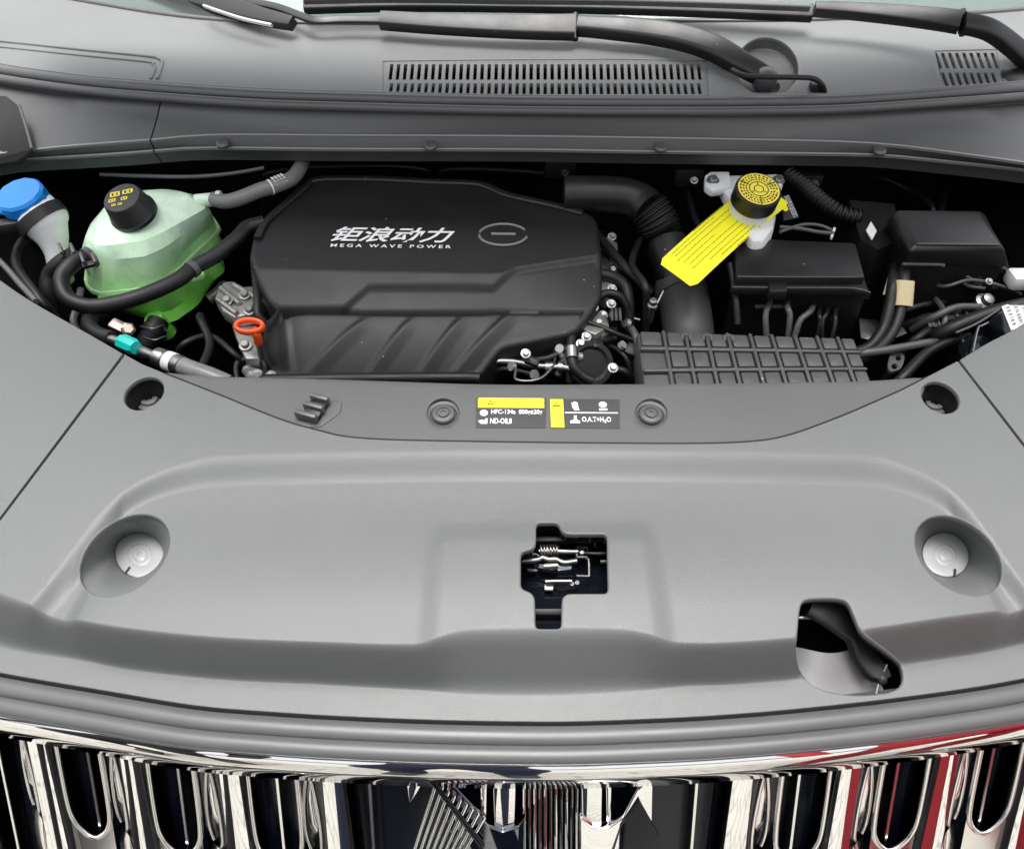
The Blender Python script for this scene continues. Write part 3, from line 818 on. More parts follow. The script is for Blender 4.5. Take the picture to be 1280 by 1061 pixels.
# ================================================================== HOOD LATCH in its cut-out
hl = thing('hood_latch', 'black and zinc hood latch with coil spring inside the cross-shaped cut-out', 'latch', at(700, 720, 0.89))
LZ = 0.915
q = lambda a, b, z=LZ: at(580 + a / 5.12, 620 + b / 5.12, z)
prism('latch_plate', [q(300, 130, .893), q(1000, 130, .893), q(1000, 900, .893), q(300, 900, .893)], (0, 0, -0.004), M_gloss, hl)
prism('cross_bar', [q(380, 720, .903), q(720, 718, .903), q(720, 760, .90), q(380, 762, .90)], (0, 0, -0.006), M_blackp, hl, bev=0.001)
prism('cross_bar', [q(380, 255, .912), q(960, 250, .912), q(960, 285, .91), q(380, 290, .91)], (0, 0, -0.006), M_blackp, hl, bev=0.001)
# coil spring
hx = []
for i in range(0, 6 * 16 + 1):
    a = 2 * math.pi * i / 16; t = i / (6 * 16)
    c = q(488 + 120 * t, 352, 0.912)
    hx.append(c + Vector((0, 0.0055 * math.cos(a), 0.0055 * math.sin(a))))
v, f = sweep(hx, circ(0.0011, 6)); mesh('coil_spring', v, f, M_steel, hl, ang=60)
tube('spring_rod', [q(480, 352, .912), q(730, 355, .912)], 0.0026, M_copper, hl, seg=8)
tube('pivot_rod', [q(345, 412, .913), q(400, 412, .913), q(470, 408, .913), q(500, 395, .914), q(540, 405, .914), q(590, 405, .914), q(640, 425, .914), q(720, 415, .913)], 0.0028, M_steel, hl, seg=8)
tube('spring_tail', [q(400, 375, .914), q(450, 372, .914), q(478, 385, .914), q(470, 405, .914)], 0.0014, M_steel, hl, seg=6)
prism('catch_hook', [q(360, 430, .908), q(600, 432, .910), q(690, 440, .910), q(690, 470, .908), q(600, 475, .908), q(480, 462, .906), q(360, 455, .904)], (0, 0, -0.004), M_dchrome, hl, bev=0.0008)
tube('pawl_shaft', [q(510, 450, .913), q(600, 445, .913)], 0.003, M_steel, hl, seg=8)
prism('side_lever', [q(400, 462, .904), q(470, 470, .904), q(465, 480, .904), q(410, 476, .904)], (0, 0, -0.003), M_steel, hl)
tube('lower_pin', [q(520, 548, .905), q(600, 545, .905), q(690, 545, .905)], 0.0022, M_steel, hl, seg=8)
prism('lower_tab', [q(515, 560, .901), q(575, 560, .901), q(570, 600, .90), q(515, 598, .90)], (0, 0, -0.003), M_alu, hl, bev=0.0006)
tube('wire_bail', [q(720, 512, .908), q(795, 513, .908), q(800, 505, .908), q(797, 410, .908), q(780, 400, .908)], 0.0012, M_steel, hl, seg=6, n=5)
for a in ((724, 552), (690, 560)): bolt('rivet', q(*a, .903), (0, 0, 1), 0.0014, M_steel, hl)
for s, e in (((722, 325), (788, 325)), ((722, 392), (785, 392)), ((722, 325), (722, 392)), ((788, 325), (788, 345))):
    tube('cable_hook', [q(*s, .911), q(*e, .911)], 0.0014, M_steel, hl, seg=6)
tube('release_cable', [q(752, 360, .912), q(840, 367, .912), q(960, 366, .912)], 0.0013, M_steel, hl, seg=6)
lathe('cable_end', [(0.003, -0.002), (0.003, 0.002), (0.001, 0.003)], q(755, 360, .913), (0, 0, 1), M_steel, hl, 10)
box('cable_guide', q(905, 420, .905), (0.010, 0.002, 0.004), M_greypipe, hl, bev=0.0005)
box('guide_post', q(838, 300, .908), (0.002, 0.008, 0.002), M_greypipe, hl, bev=0.0005)

# ================================================================== HOOD RELEASE LEVER in its cut-out
hr = thing('hood_release_lever', 'curved black safety lever hanging in the rounded side cut-out', 'lever', at(1060, 830, 0.86))
q = lambda a, b, z: at(900 + a / 3.368, 600 + b / 3.368, z)
lp = catmull([q(385, 500, .915), q(450, 540, .910), q(520, 590, .902), q(570, 632, .895), q(590, 680, .888), q(605, 730, .881), q(632, 780, .876), q(668, 815, .873), q(680, 838, .871)], 5)
nl = len(lp)
v, f = sweep(lp, rrect(0.031, 0.011, 0.004), [(1.15 - 0.35 * (i / nl) if i < nl * .6 else 0.94 - 0.5 * (i / nl - .6) * 2, 1) for i in range(nl)], up=(0.45, -0.35, 0.8))
mesh('lever_arm', v, f, M_rubber, hr, ang=40)
# the bright curved back of the grille seen down the cut-out
V = []; F = []
NA, NB = 17, 9
for j in range(NB):
    tt = j / (NB - 1)
    for i in range(NA):
        u = i / (NA - 1)
        top = q(285 + 330 * u, 672 + 75 * math.sin(math.pi * (u * 0.8 + 0.1)), 0.868)
        bot = q(300 + 420 * u, 945, 0.846)
        p = top.lerp(bot, tt)
        p.z += 0.010 * math.sin(math.pi * u) * (1 - tt) - 0.004 * math.sin(math.pi * tt) + 0.0015 * math.sin(u * 9)
        V.append(p)
for j in range(NB - 1):
    for i in range(NA - 1): F.append([j * NA + i, j * NA + i + 1, (j + 1) * NA + i + 1, (j + 1) * NA + i])
mesh('bright_guide', V, F, mat('pale satin plastic', (0.34, 0.34, 0.345), 0.3, 0.25), hr, ang=70)
prism('well_floor', [q(250, 420, .82), q(850, 420, .82), q(850, 960, .82), q(250, 960, .82)], (0, 0, -0.003), M_dark, hr)
box('bracket', q(372, 578, .905), (0.02, 0.003, 0.004), M_steel, hr, bev=0.001)
lathe('lever_tip', [(0.0045, -0.004), (0.005, 0.0), (0.0042, 0.004), (0.001, 0.006)], q(676, 838, .873), (0.2, -0.6, .8), M_rubber, hr, 14)
tube('return_spring', [q(686, 812, .876), q(703, 775, .882)], 0.0009, M_steel, hr, seg=6)
tube('return_spring', [q(655, 905, .866), q(668, 850, .872)], 0.0012, M_steel, hr, seg=6)

# ================================================================== FRONT RUBBER SEAL
fs = thing('front_weather_seal', 'long double-ridged grey rubber seal between cover panel and chrome grille', 'seal', (XC, 0.285, 0.89))
sealpath = [Vector((p.x, p.y, p.z)) for p in frontP]
# profile: a outward (towards the front), b up
def front_sweep(path, prof, closed=True):
    V = []; F = []; n = len(path); k = len(prof)
    for i, p in enumerate(path):
        t = path[min(i + 1, n - 1)] - path[max(i - 1, 0)]
        t.z = 0; t.normalize()
        out = Vector((t.y, -t.x, 0))
        for a, b in prof: V.append(p + out * a + Vector((0, 0, b)))
    for i in range(n - 1):
        for j in range(k if closed else k - 1):
            j2 = (j + 1) % k
            F.append([i * k + j, i * k + j2, (i + 1) * k + j2, (i + 1) * k + j])
    if closed:
        F.append(list(range(k))[::-1]); F.append([(n - 1) * k + j for j in range(k)])
    return V, F
def arcp(cx, cy, rx, ry, a0, a1, n):
    return [(cx + rx * math.cos(R(a0 + (a1 - a0) * i / n)), cy + ry * math.sin(R(a0 + (a1 - a0) * i / n))) for i in range(n + 1)]
prof1 = arcp(0.0128, -0.0034, 0.0085, 0.0058, 180, 0, 12) + [(0.0213, -0.016), (0.0043, -0.016)]
prof2 = arcp(0.0282, -0.0055, 0.0080, 0.0060, 165, -40, 12) + [(0.034, -0.018), (0.0206, -0.018)]
v, f = front_sweep(sealpath, prof1); mesh('upper_ridge', v, f, M_seal, fs, ang=60)
v, f = front_sweep(sealpath, prof2); mesh('lower_ridge', v, f, M_seal, fs, ang=60)
v, f = front_sweep(sealpath, [(-0.012, -0.012), (0.0345, -0.012), (0.0345, -0.022), (-0.012, -0.022)]); mesh('seal_base', v, f, M_rubber, fs)
v, f = front_sweep(sealpath, [(-0.004, -0.0105), (0.0035, -0.0105), (0.0035, -0.0145), (-0.004, -0.0145)]); mesh('gap_filler', v, f, M_dark, fs)

# ================================================================== GRILLE
gr = thing('front_grille', 'chrome front grille with tall scooped fins below the rubber seal', 'grille', (XC, 0.26, 0.55))
strip = [(0.0335, -0.0095), (0.0352, -0.0070), (0.0372, -0.0068), (0.0392, -0.0085), (0.0405, -0.012), (0.0412, -0.044), (0.0395, -0.047), (0.03, -0.047)]
v, f = front_sweep(sealpath, strip); mesh('chrome_strip', v, f, M_chrome, gr, ang=40)
def grille_frame(X):                        # point and outward direction on the grille line at X
    xs = [p.x for p in sealpath]
    k = min(max(int(np.searchsorted(xs, X)), 1), len(xs) - 1)
    a, b = sealpath[k - 1], sealpath[k]
    f_ = (X - a.x) / (b.x - a.x + 1e-9)
    p = a.lerp(b, f_)
    a2, b2 = sealpath[max(k - 4, 0)], sealpath[min(k + 3, len(xs) - 1)]
    t = (b2 - a2); t.z = 0; t.normalize()
    return p, t, Vector((t.y, -t.x, 0))
v, f = front_sweep(sealpath, [(-0.002, -0.045), (0.004, -0.045), (0.004 + 0.42 * 0.355, -0.40), (-0.002 + 0.42 * 0.355, -0.40)]); mesh('back_plate', v, f, M_navy, gr)
ZT, ZB = -0.046, -0.36
RAKE = 0.42                                  # the grille leans out towards its foot
def fin(cpx, mirror):
    X = at(cpx, 1000, 0.84).x
    p, t, o = grille_frame(X)
    if mirror: sg = -1
    else: sg = 1
    def g(a, b, z): return p + t * (sg * (0.0008 + (a - 0.0008) * (0.86 + 1.6 * max(0, ZT - z)) if a > 0.0008 else a)) + o * (b + RAKE * (ZT - z)) + Vector((0, 0, z))
    zs = [ZT + 0.018] + [ZT + (ZB - ZT) * j / 12 for j in range(13)]
    # dark pillar body with a bright, slightly domed face
    body = [(0.0006, 0.006), (0.0010, 0.0350), (0.0020, 0.0362), (0.0230, 0.0362), (0.0240, 0.0350), (0.0262, 0.006)]
    V, F = loftVF([[g(a, b, z) for a, b in body] for z in zs]); f_ = mesh('fin', V, F, M_flank, gr, ang=40)
    NF = 9
    V = [g(0.0022 + 0.0206 * i / (NF - 1), 0.0364 + 0.0009 * math.sin(math.pi * i / (NF - 1)), z) for z in zs for i in range(NF)]
    F = [[j * NF + i, j * NF + i + 1, (j + 1) * NF + i + 1, (j + 1) * NF + i] for j in range(len(zs) - 1) for i in range(NF - 1)]
    mesh('fin_face', V, F, M_chrome, f_, ang=60)
    # darker scooped flank beside it
    NX = 15
    V = []; F = []
    for j in range(31):
        z = ZT + (ZB - ZT) * j / 30
        for i in range(NX):
            u = i / (NX - 1)
            V.append(g(-0.0285 + 0.0300 * u, 0.014 + 0.019 * math.sin(math.pi * (0.5 * u + 0.02)) - 0.006 * math.sin(math.pi * u), z))
    for j in range(30):
        for i in range(NX - 1): F.append([j * NX + i, j * NX + i + 1, (j + 1) * NX + i + 1, (j + 1) * NX + i])
    mesh('scooped_flank', V, F, M_flank, f_, ang=70)
    # bright spear-shaped bead with a bright inlay on the flank
    def fl(a, z, up=0.0): 
        u = (a + 0.0285) / 0.0300
        return g(a, 0.014 + 0.019 * math.sin(math.pi * (0.5 * u + 0.02)) - 0.006 * math.sin(math.pi * min(max(u, 0), 1)) + up, z)
    zt = ZT - 0.014
    zt = ZT - 0.012
    def almond(k, up, c=-0.0150):            # pointed arch outline on the flank
        L_ = [(0.0, 0.0003), (0.012, 0.0034), (0.026, 0.0060), (0.045, 0.0084), (0.065, 0.0092), (0.082, 0.0080), (0.092, 0.0045)]
        R_ = [fl(c + hw * k, zt - 0.02 + (0.02 - dz) * k - (0.012 * (1 - k)), up) for dz, hw in L_]
        Q_ = [fl(c - hw * k, zt - 0.02 + (0.02 - dz) * k - (0.012 * (1 - k)), up) for dz, hw in L_[::-1]]
        return R_ + Q_
    al = almond(1.0, .0012)
    v_, f2 = tubeVF(al[len(al) // 2:] + al[:len(al) // 2], 0.0020, 8, 5); mesh('spear_bead', v_, f2, M_satin, f_, ang=70)
    al2 = almond(0.62, .0006); cen = sum(al2, Vector()) / len(al2) + o * 0.004
    V = al2 + [al2[i].lerp(cen, .5) + o * .0025 for i in range(len(al2))] + [cen]
    n_ = len(al2)
    F = [[i, (i + 1) % n_, n_ + (i + 1) % n_, n_ + i] for i in range(n_)] + [[n_ + i, n_ + (i + 1) % n_, 2 * n_] for i in range(n_)]
    mesh('spear_facet', V, F, M_satin, f_, ang=80)
    # bright swelling below the spear
    L = []
    for dz in (0.098, 0.106, 0.12, 0.15, 0.30):
        hw = 0.0135 * min(1, (dz - 0.090) / 0.03) ** 0.5
        L.append([fl(-0.0145 + hw * u, zt - dz, 0.0008 + 0.006 * math.sqrt(max(0, 1 - u * u)) * min(1, (dz - 0.096) / 0.02)) for u in (-1, -.85, -.6, -.3, 0, .3, .6, .85, 1)])
    V, F = loftVF(L, caps=False, closed=False); mesh('lower_swelling', V, F, M_satin, f_, ang=80)
def blade(cpx):                             # thin bright-edged divider standing in the dark gap
    X = at(cpx, 1000, 0.84).x
    p, t, o = grille_frame(X)
    def g(a, b, z): return p + t * a + o * (b + RAKE * (ZT - z)) + Vector((0, 0, z))
    V, F = loftVF([[g(a, b, z) for a, b in ((-0.0022, 0.004), (-0.0017, 0.021), (0.0017, 0.021), (0.0022, 0.004))] for z in (ZT + .01, ZB)])
    o1 = mesh('divider_blade', V, F, M_flank, gr, ang=30)
    V, F = loftVF([[g(a, b, z) for a, b in ((-0.0014, 0.0212), (0.0014, 0.0212), (0.0012, 0.0220), (-0.0012, 0.0220))] for z in (ZT + .01, ZB)])
    mesh('bright_edge', V, F, M_satin, o1, ang=30)
def pocket(cpx, w_):                        # dark pocket liner with a rounded foot and a bright rim
    X = at(cpx, 1000, 0.84).x
    p, t, o = grille_frame(X)
    def g(a, b, z): return p + t * a + o * (b + RAKE * (ZT - z)) + Vector((0, 0, z))
    zf = ZT - 0.118
    U = [(-w_, ZT), (-w_, zf + 0.04), (-w_ * .8, zf + .016), (-w_ * .35, zf + .003), (0, zf), (w_ * .35, zf + .003), (w_ * .8, zf + .016), (w_, zf + 0.04), (w_, ZT)]
    v_, f2 = tubeVF([g(a, 0.0285, z) for a, z in U], 0.0026, 10, 6); mesh('pocket_rim', v_, f2, M_satin, gr, ang=70)
    V = [g(a, 0.0275, z) for a, z in U[1:-1]] + [g(a, 0.0275, zf - 0.16) for a in (w_, -w_)]
    mesh('pocket_foot', V, [list(range(len(V)))], M_satin, gr, smooth=False)
for c in (-140, -8, 128, 263, 397): fin(c, False)
for c in (948, 1091, 1228, 1365, 1500): fin(c, True)
for c in (61, 194, 330): pocket(c, 0.0225)
for c in (1021, 1159, 1297): pocket(c, 0.0225)
for c in (-75, 66, 198, 332): blade(c)
for c in (1017, 1155, 1294): blade(c)
for c in (455, 880): blade(c)
# centre emblem: ribbed shield between two bright wings
em = thing('grille_emblem', 'winged emblem with a ribbed centre in the middle of the grille', 'emblem', at(690, 1030, 0.80))
def gpt(px, py, off=0.036):                 # pixel -> point on the grille face
    g0 = grille_frame(at(px, py, 0.85).x)[0]
    Y0, zt = g0.y - off, g0.z + ZT            # the leaning plane Y = Y0 - RAKE * (zt - z)
    d = ray(px, py)
    tt = (Y0 - RAKE * (zt - CAMZ)) / (d.y - RAKE * d.z)
    return Vector((0, 0, CAMZ)) + d * tt
def plate(nm, pts, off, th, m, bev=0.0012):
    P = [gpt(a, b, off) for a, b in pts]
    n = (P[1] - P[0]).cross(P[2] - P[0]).normalized()
    if n.y > 0: n = -n
    return prism(nm, P, -n * th, m, em, bev=bev)
for i in range(12):
    x0 = 652 + i * 6.6
    V, F = loftVF([[gpt(x0 + a, b, off) for a, off in ((0.4, 0.026), (1.6, 0.0325), (3.4, 0.0335), (5.0, 0.0325), (6.2, 0.026))] for b in (974, 1075, 1190)])
    mesh('rib', V, F, M_dchrome if i % 2 else M_chrome, em, ang=40)
plate('wing', [(545, 975), (563, 975), (612, 1033), (628, 1040), (646, 1035), (656, 1022), (656, 1190), (600, 1190), (560, 1030)], 0.040, 0.008, M_dchrome)
plate('wing', [(725, 1022), (740, 1034), (762, 1034), (778, 1022), (802, 975), (816, 975), (812, 1190), (725, 1190)], 0.040, 0.008, M_chrome)
plate('pillar_block', [(616, 975), (645, 975), (643, 1036), (618, 1036)], 0.037, 0.012, M_chrome)
plate('pillar_block', [(727, 975), (753, 975), (752, 1034), (728, 1034)], 0.037, 0.012, M_chrome)
for x0, x1 in ((600, 609), (757, 765)):
    plate('edge_rod', [(x0, 975), (x1, 975), (x1 - 1, 1034), (x0 + 1, 1034)], 0.034, 0.006, M_chrome, bev=0.002)
for i in range(9):                          # slanted fins of the side blade
    x0 = 538 + i * 7.5
    plate('slanted_rib', [(x0 + 6, 976 + i * 5.5), (x0 + 9.5, 979 + i * 5.5), (x0 - 22, 1075), (x0 - 26, 1075)], 0.044, 0.004, M_chrome, bev=0.0006)
plate('slanted_rail', [(535, 975), (541, 975), (606, 1058), (600, 1060)], 0.047, 0.004, M_gloss, bev=0.0008)
plate('wing_tip', [(508, 975), (531, 975), (512, 1004)], 0.037, 0.004, M_chrome, bev=0.0006)
plate('dark_facet', [(775, 1036), (799, 1000), (824, 1044), (838, 1190), (770, 1190)], 0.044, 0.003, M_gloss, bev=0.0006)  # plain gloss black facet beside the right wing

# bumper skin below the grille, and the front beam, so that the nose is closed
bp_ = thing('front_bumper', 'dark painted bumper skin under the chrome grille', 'bumper', (XC, 0.25, 0.2))
v, f = front_sweep(sealpath, [(0.10, -0.345), (0.175, -0.35), (0.19, -0.37), (0.20, -0.45), (0.18, -0.6), (0.12, -0.68), (0.02, -0.70), (0.02, -0.36)]); mesh('bumper_skin', v, f, M_paint, bp_, ang=50)

# ================================================================== ENGINE BAY TUB
eb = thing('engine_bay', 'black painted engine bay walls and floor around the engine', 'engine bay', (XC, 0.95, 0.45))
box('bay_floor', (XC, 0.92, 0.44), (1.9, 1.0, 0.02), M_dark, eb, bev=0)
box('firewall', (XC, 1.40, 0.72), (2.1, 0.03, 0.58), M_dark, eb, bev=0)
box('radiator_support', (XC, 0.56, 0.66), (1.66, 0.03, 0.44), M_dark, eb, bev=0)
for s in (-1, 1):
    V, F = loftVF([[Vector((XC + s * a, y, z)) for a, z in ((0.80, 0.45), (0.74, 0.62), (0.80, 0.80), (0.88, 0.90), (0.93, 0.90), (0.93, 0.45))] for y in (0.30, 0.7, 1.0, 1.40)])
    mesh('inner_fender', V, F, M_dark, eb, ang=30)
# outer fenders and headlamps closing the body at both sides
for s, lab in ((-1, 'dark painted front fender beside the coolant tank'), (1, 'dark painted front fender beside the fuse box')):
    t = thing('front_fender', lab, 'fender', (XC + s * 0.98, 0.9, 0.3), 'front fenders')
    V, F = loftVF([[Vector((XC + s * a, y, z)) for a, z in ((0.93 - k, 0.93), (0.97 - k, 0.95), (1.0 - k, 0.92), (1.02 - k, 0.75), (1.0 - k, 0.35), (0.94 - k, 0.35))] for y, k in ((0.36, 0.14), (0.6, 0.05), (1.0, 0.0), (1.5, 0.0), (2.2, 0.0))])
    mesh('fender_skin', V, F, M_paint, t, ang=40)
    V, F = loftVF([[Vector((XC + s * a, y, z)) for a, y, z in ((0.52, 0.30, .87), (0.66, 0.345, .865), (0.86, 0.45, .86), (0.86, 0.5, .70), (0.52, 0.36, .70))], [Vector((XC + s * a, y, z)) for a, y, z in ((0.52, 0.42, .87), (0.66, 0.46, .865), (0.80, 0.56, .86), (0.80, 0.56, .70), (0.52, 0.45, .70))]])

# ================================================================== COWL
cWs = curve_fn([(-260, -170), (-100, -62), (50, -2), (120, 14), (202, 28), (289, 37), (430, 41), (534, 41), (640, 40), (760, 39), (849, 38), (980, 37), (1100, 33), (1200, 28), (1280, 22), (1400, 2), (1560, -60)], 1.066)
seal_px = [(-140, 50), (-60, 72), (0, 88), (100, 103), (200, 112), (320, 120), (430, 124), (640, 129), (830, 130), (940, 129.5), (1040, 127.5), (1160, 120), (1280, 111), (1340, 104), (1430, 90)]
sealP = catmull([at(a, b, 1.048) for a, b in seal_px], 6)
cSeal = curve_fn(seal_px, 1.048)
recC = at(955, 86, 1.05)
trayP = np.array([(at(a, b, 1.06).x, at(a, b, 1.06).y) for a, b in ((-150, 28), (-10, 50), (196, 72), (204, 77), (196, 100), (0, 85), (-150, 60))])
def Zc(x, y):
    x = np.asarray(x, float); y = np.asarray(y, float)
    t = np.clip((y - cSeal(x)) / np.maximum(cWs(x) - cSeal(x), 0.02), -0.3, 1.3)
    z = 1.047 + 0.024 * t + 0.012 * np.sin(np.clip(t, 0, 1) * math.pi) + 0.010 * sstep(0.75, 1.05, t)
    return z
xs = np.linspace(-0.98, 1.06, 70)
cow = [(x, float(cSeal(x)) + 0.004) for x in xs] + [(x, float(cWs(x)) + 0.005) for x in xs[::-1]]
def px_quad(x0, y0, x1, y1, n=8, sk=0):
    b = [(x0 + (x1 - x0) * i / n, y0) for i in range(n + 1)]
    return b
ventM = [on2(a, b, Zc) for a, b in [(478, 119.5), (478, 76), (600, 74.5), (760, 73.5), (884, 75.5), (886, 119.5), (760, 121.5), (600, 120.5)]]
ventR = [on2(a, b, Zc) for a, b in [(1168, 63.5), (1246, 61.5), (1256, 110), (1180, 113.5)]]
recH = [on2(a, b, Zc) for a, b in [(a, min(b, 116)) for a, b in pix_ellipse(959, 84, 40, 37, 20, 40)]]
recH = dedupe(recH, 0.0015)
cw = thing('windscreen_cowl', 'grained dark grey cowl panel with slotted air intakes below the windscreen', 'cowl', (XC, 1.32, 1.03))
sheet('cowl_skin', cow, [ventM, ventR, recH], Zc, 0.010, M_cowlskin, cw, lip=0.002, depth=0.014, hole_depth=0.004, hole_lip=0.0008)
def vent(corners, x0, x1, n, rows, slant):
    hs_ = []
    for k in range(n):
        for (ya, yb) in rows:
            xc = x0 + (x1 - x0) * (k + 0.5) / n
            w_ = (x1 - x0) / n * 0.27
            sk = slant(xc)
            hs_.append([on2(xc - w_ + sk * a, b, Zc) for a, b in ((1, ya),)] + [on2(xc + w_ + sk, ya, Zc), on2(xc + w_, yb, Zc), on2(xc - w_, yb, Zc)])
    return hs_
slM = vent(None, 483, 880, 45, ((79.5, 99), (103.5, 117)), lambda x: (683 - x) * 0.012)
slR = vent(None, 1172, 1252, 9, ((65.5, 85), (90, 109.5)), lambda x: -7)
def shrink(P, k):
    c = np.mean(np.array(P), 0); return [tuple(c + (np.array(p) - c) * k) for p in P]
sheet('vent_grille', shrink(ventM, 0.9975), slM, lambda x, y: Zc(x, y) - 0.0012, 0.012, M_cowlskin, cw, lip=0.0008, depth=0.005, hole_depth=0.006, hole_lip=0.0004)
sheet('vent_grille', shrink(ventR, 0.985), slR, lambda x, y: Zc(x, y) - 0.0012, 0.012, M_cowlskin, cw, lip=0.0008, depth=0.005, hole_depth=0.006, hole_lip=0.0004)
L0 = [Vector((a, b, float(Zc(np.array([a]), np.array([b]))[0]))) for a, b in recH]
c0_ = sum(L0, Vector()) / len(L0)
V, F = loftVF([[p + Vector((0, 0, -.002)) for p in L0], [c0_ + (p - c0_) * 0.97 + Vector((0, 0, -.016)) for p in L0], [c0_ + (p - c0_) * 0.93 + Vector((0, 0, -.018)) for p in L0], [c0_ + (p - c0_) * 0.05 + Vector((0, 0, -.018)) for p in L0]], caps=False)
mesh('pivot_cup', V, F, mat('dark cup plastic', (0.05, 0.051, 0.051), 0.55), cw, ang=25)
for off, rr in ((0, .0028), (7, .0022)):
    tp = [(-60, 45 + off), (0, 52 + off), (100, 62.5 + off), (185, 71 + off), (198 - off, 74 + off), (203 - off * 1.3, 79 + off), (197 - off * 1.2, 99)]
    v, f = sweep(catmull([on(a, b, Zc) for a, b in tp], 6), circ(rr, 8)); mesh('tray_ridge', v, f, M_cowlskin, cw, ang=60)
box('plenum', (XC, 1.33, 0.985), (2.2, 0.34, 0.03), M_dark, cw, bev=0)
# tray lip at the left
# weather strip along the front of the cowl
ws = thing('rear_weather_seal', 'long black rubber hood seal along the front of the cowl', 'seal', (XC, 1.2, 1.03))
def rear_sweep(path, prof): return front_sweep(path, prof)
wprof = arcp(0.008, 0.006, 0.010, 0.0075, 175, -30, 10) + arcp(0.021, -0.0025, 0.0075, 0.0065, 110, -80, 8) + [(0.006, -0.012), (-0.004, -0.008)]
v, f = rear_sweep(sealP, wprof); mesh('seal_bulb', v, f, M_seal, ws, ang=55)
M_seal_glint = mat('painted seal highlight', (0.16, 0.162, 0.162), 0.28)  # pale lines painted in as highlights along the seal's ridges
for a_, b_, r_ in ((0.004, 0.0130, 0.0016), (0.0215, 0.0035, 0.0013)):
    v, f = rear_sweep(sealP, [(a_ + x_, b_ + y_) for x_, y_ in circ(r_, 8)]); mesh('seal_highlight', v, f, M_seal_glint, ws, ang=70)
# lower cowl apron: face below the seal, with a stepped flange
ap = thing('cowl_apron', 'stepped grey plastic apron hanging under the hood seal above the engine', 'apron', (XC, 1.2, 0.93))
ridge = [(-140, 215), (-60, 200), (20, 191), (60, 186), (130, 180), (198, 175), (265, 169.5), (430, 170), (640, 171), (800, 173), (1000, 176.5), (1100, 180.5), (1180, 190), (1280, 204), (1400, 222)]
lower = [(-140, 230), (-60, 214), (20, 201), (60, 199), (130, 195), (185, 191), (250, 186.5), (430, 188), (640, 188.5), (800, 191), (1000, 193.5), (1100, 195.5), (1180, 203), (1280, 214), (1400, 232)]
def apr_curve(px, z): return curve_fn(px, z)
cr1, cr2 = apr_curve(ridge, 1.009), apr_curve(lower, 0.9915)
M_apron_glint = mat('painted apron edge highlight', (0.24, 0.242, 0.242), 0.3)  # paler than the apron: edge highlights put into the colour
def apron(x0, x1, nm, mt):
    L = []
    for x in np.linspace(x0, x1, 40 if x1 - x0 > .5 else 12):
        ys, y1_, y2_ = float(cSeal(x)), float(cr1(x)), float(cr2(x))
        L.append([Vector((x, ys - 0.014, 1.042)), Vector((x, ys - 0.020, 1.034)), Vector((x, y1_ * .4 + (ys - .02) * .6, 1.023)), Vector((x, y1_ + 0.0035, 1.0115)), Vector((x, y1_ - 0.0012, 1.0105)), Vector((x, y1_ - 0.003, 1.0075)),
                  Vector((x, y2_ + 0.003, 0.9945)), Vector((x, y2_ - 0.001, 0.9942)), Vector((x, y2_ - 0.0025, 0.991)), Vector((x, y2_ + 0.004, 0.985)), Vector((x, y2_ + 0.012, 0.968)), Vector((x, y2_ + 0.05, 0.962)), Vector((x, ys + .04, 1.03))])
    V, F = loftVF(L, caps=True)
    o = mesh(nm, V, F, mt, ap, ang=40)
    for j, rr in ((4, 0.0016), (7, 0.0016)):
        v, f = sweep([Vector(q_[j]) for q_ in L], circ(rr, 8)); mesh('edge_highlight', v, f, M_apron_glint, o, ang=60)
    return o
xs_ = float(at(192, 176, 1.005).x)
apron(-0.98, xs_ - 0.0012, 'apron_end', M_cowl)
apron(xs_ + 0.0012, 1.06, 'apron_face', M_cowl)
for a, b in ((278, 179), (538, 182), (826, 184), (1100, 188)):
    p = at(a, b, 1.003)
    lathe('apron_clip', [(0.0095, -0.003), (0.0095, 0.001), (0.007, 0.0028), (0.0045, 0.003), (0.004, 0.0018), (0.0003, 0.0018)], p, (0, -0.35, 1), M_seal, ap, 18)
# windscreen, its seal and the dashboard behind it
wx = np.linspace(-1.0, 1.08, 50)
tg = MB(); rows = 10
V = []; F = []
for j in range(rows):
    for x in wx:
        y = float(cWs(x)) - 0.004; t = j / (rows - 1)
        V.append(Vector((x * (1 - 0.12 * t), y + 0.62 * t * (1 + 0.08 * t), 1.074 + 0.43 * t * (1 - 0.12 * t) - 0.05 * (x - XC) ** 2 * 0)))
n = len(wx)
for j in range(rows - 1):
    for i in range(n - 1): F.append([j * n + i, j * n + i + 1, (j + 1) * n + i + 1, (j + 1) * n + i])
wsn = mesh('windscreen', V, F, M_glass, None, ang=60)
if wsn.data.polygons[20].normal.z < 0: wsn.data.flip_normals()
tag(wsn, 'pale reflecting windscreen glass behind the wipers', 'windscreen')
wsp = [Vector((x, float(cWs(x)) + 0.000, 1.081)) for x in wx]
v, f = front_sweep(wsp, arcp(0, -0.001, 0.006, 0.0045, 0, 330, 11)); o = mesh('windscreen_moulding', v, f, M_seal, None, ang=60)
tag(o, 'slim grey moulding along the foot of the windscreen', 'moulding')
V = []; F = []
for x in wx:
    y = float(cWs(x))
    for dy, z in ((0.012, 1.062), (0.10, 1.085), (0.35, 1.11), (0.6, 1.10), (0.62, 0.9)): V.append(Vector((x, y + dy, z)))
for i in range(n - 1):
    for j in range(4): F.append([i * 5 + j, i * 5 + j + 1, (i + 1) * 5 + j + 1, (i + 1) * 5 + j])
db = mesh('dashboard', V, F, mat('dashboard paled to brighten glass', (0.36, 0.395, 0.38), 0.6, bump=0.1, bscale=200, var=0.05, vscale=5), None, ang=50)  # pale colour made up to brighten the glass like reflected sky
tag(db, 'dashboard top made pale to stand in for sky reflected in the windscreen', 'dashboard')

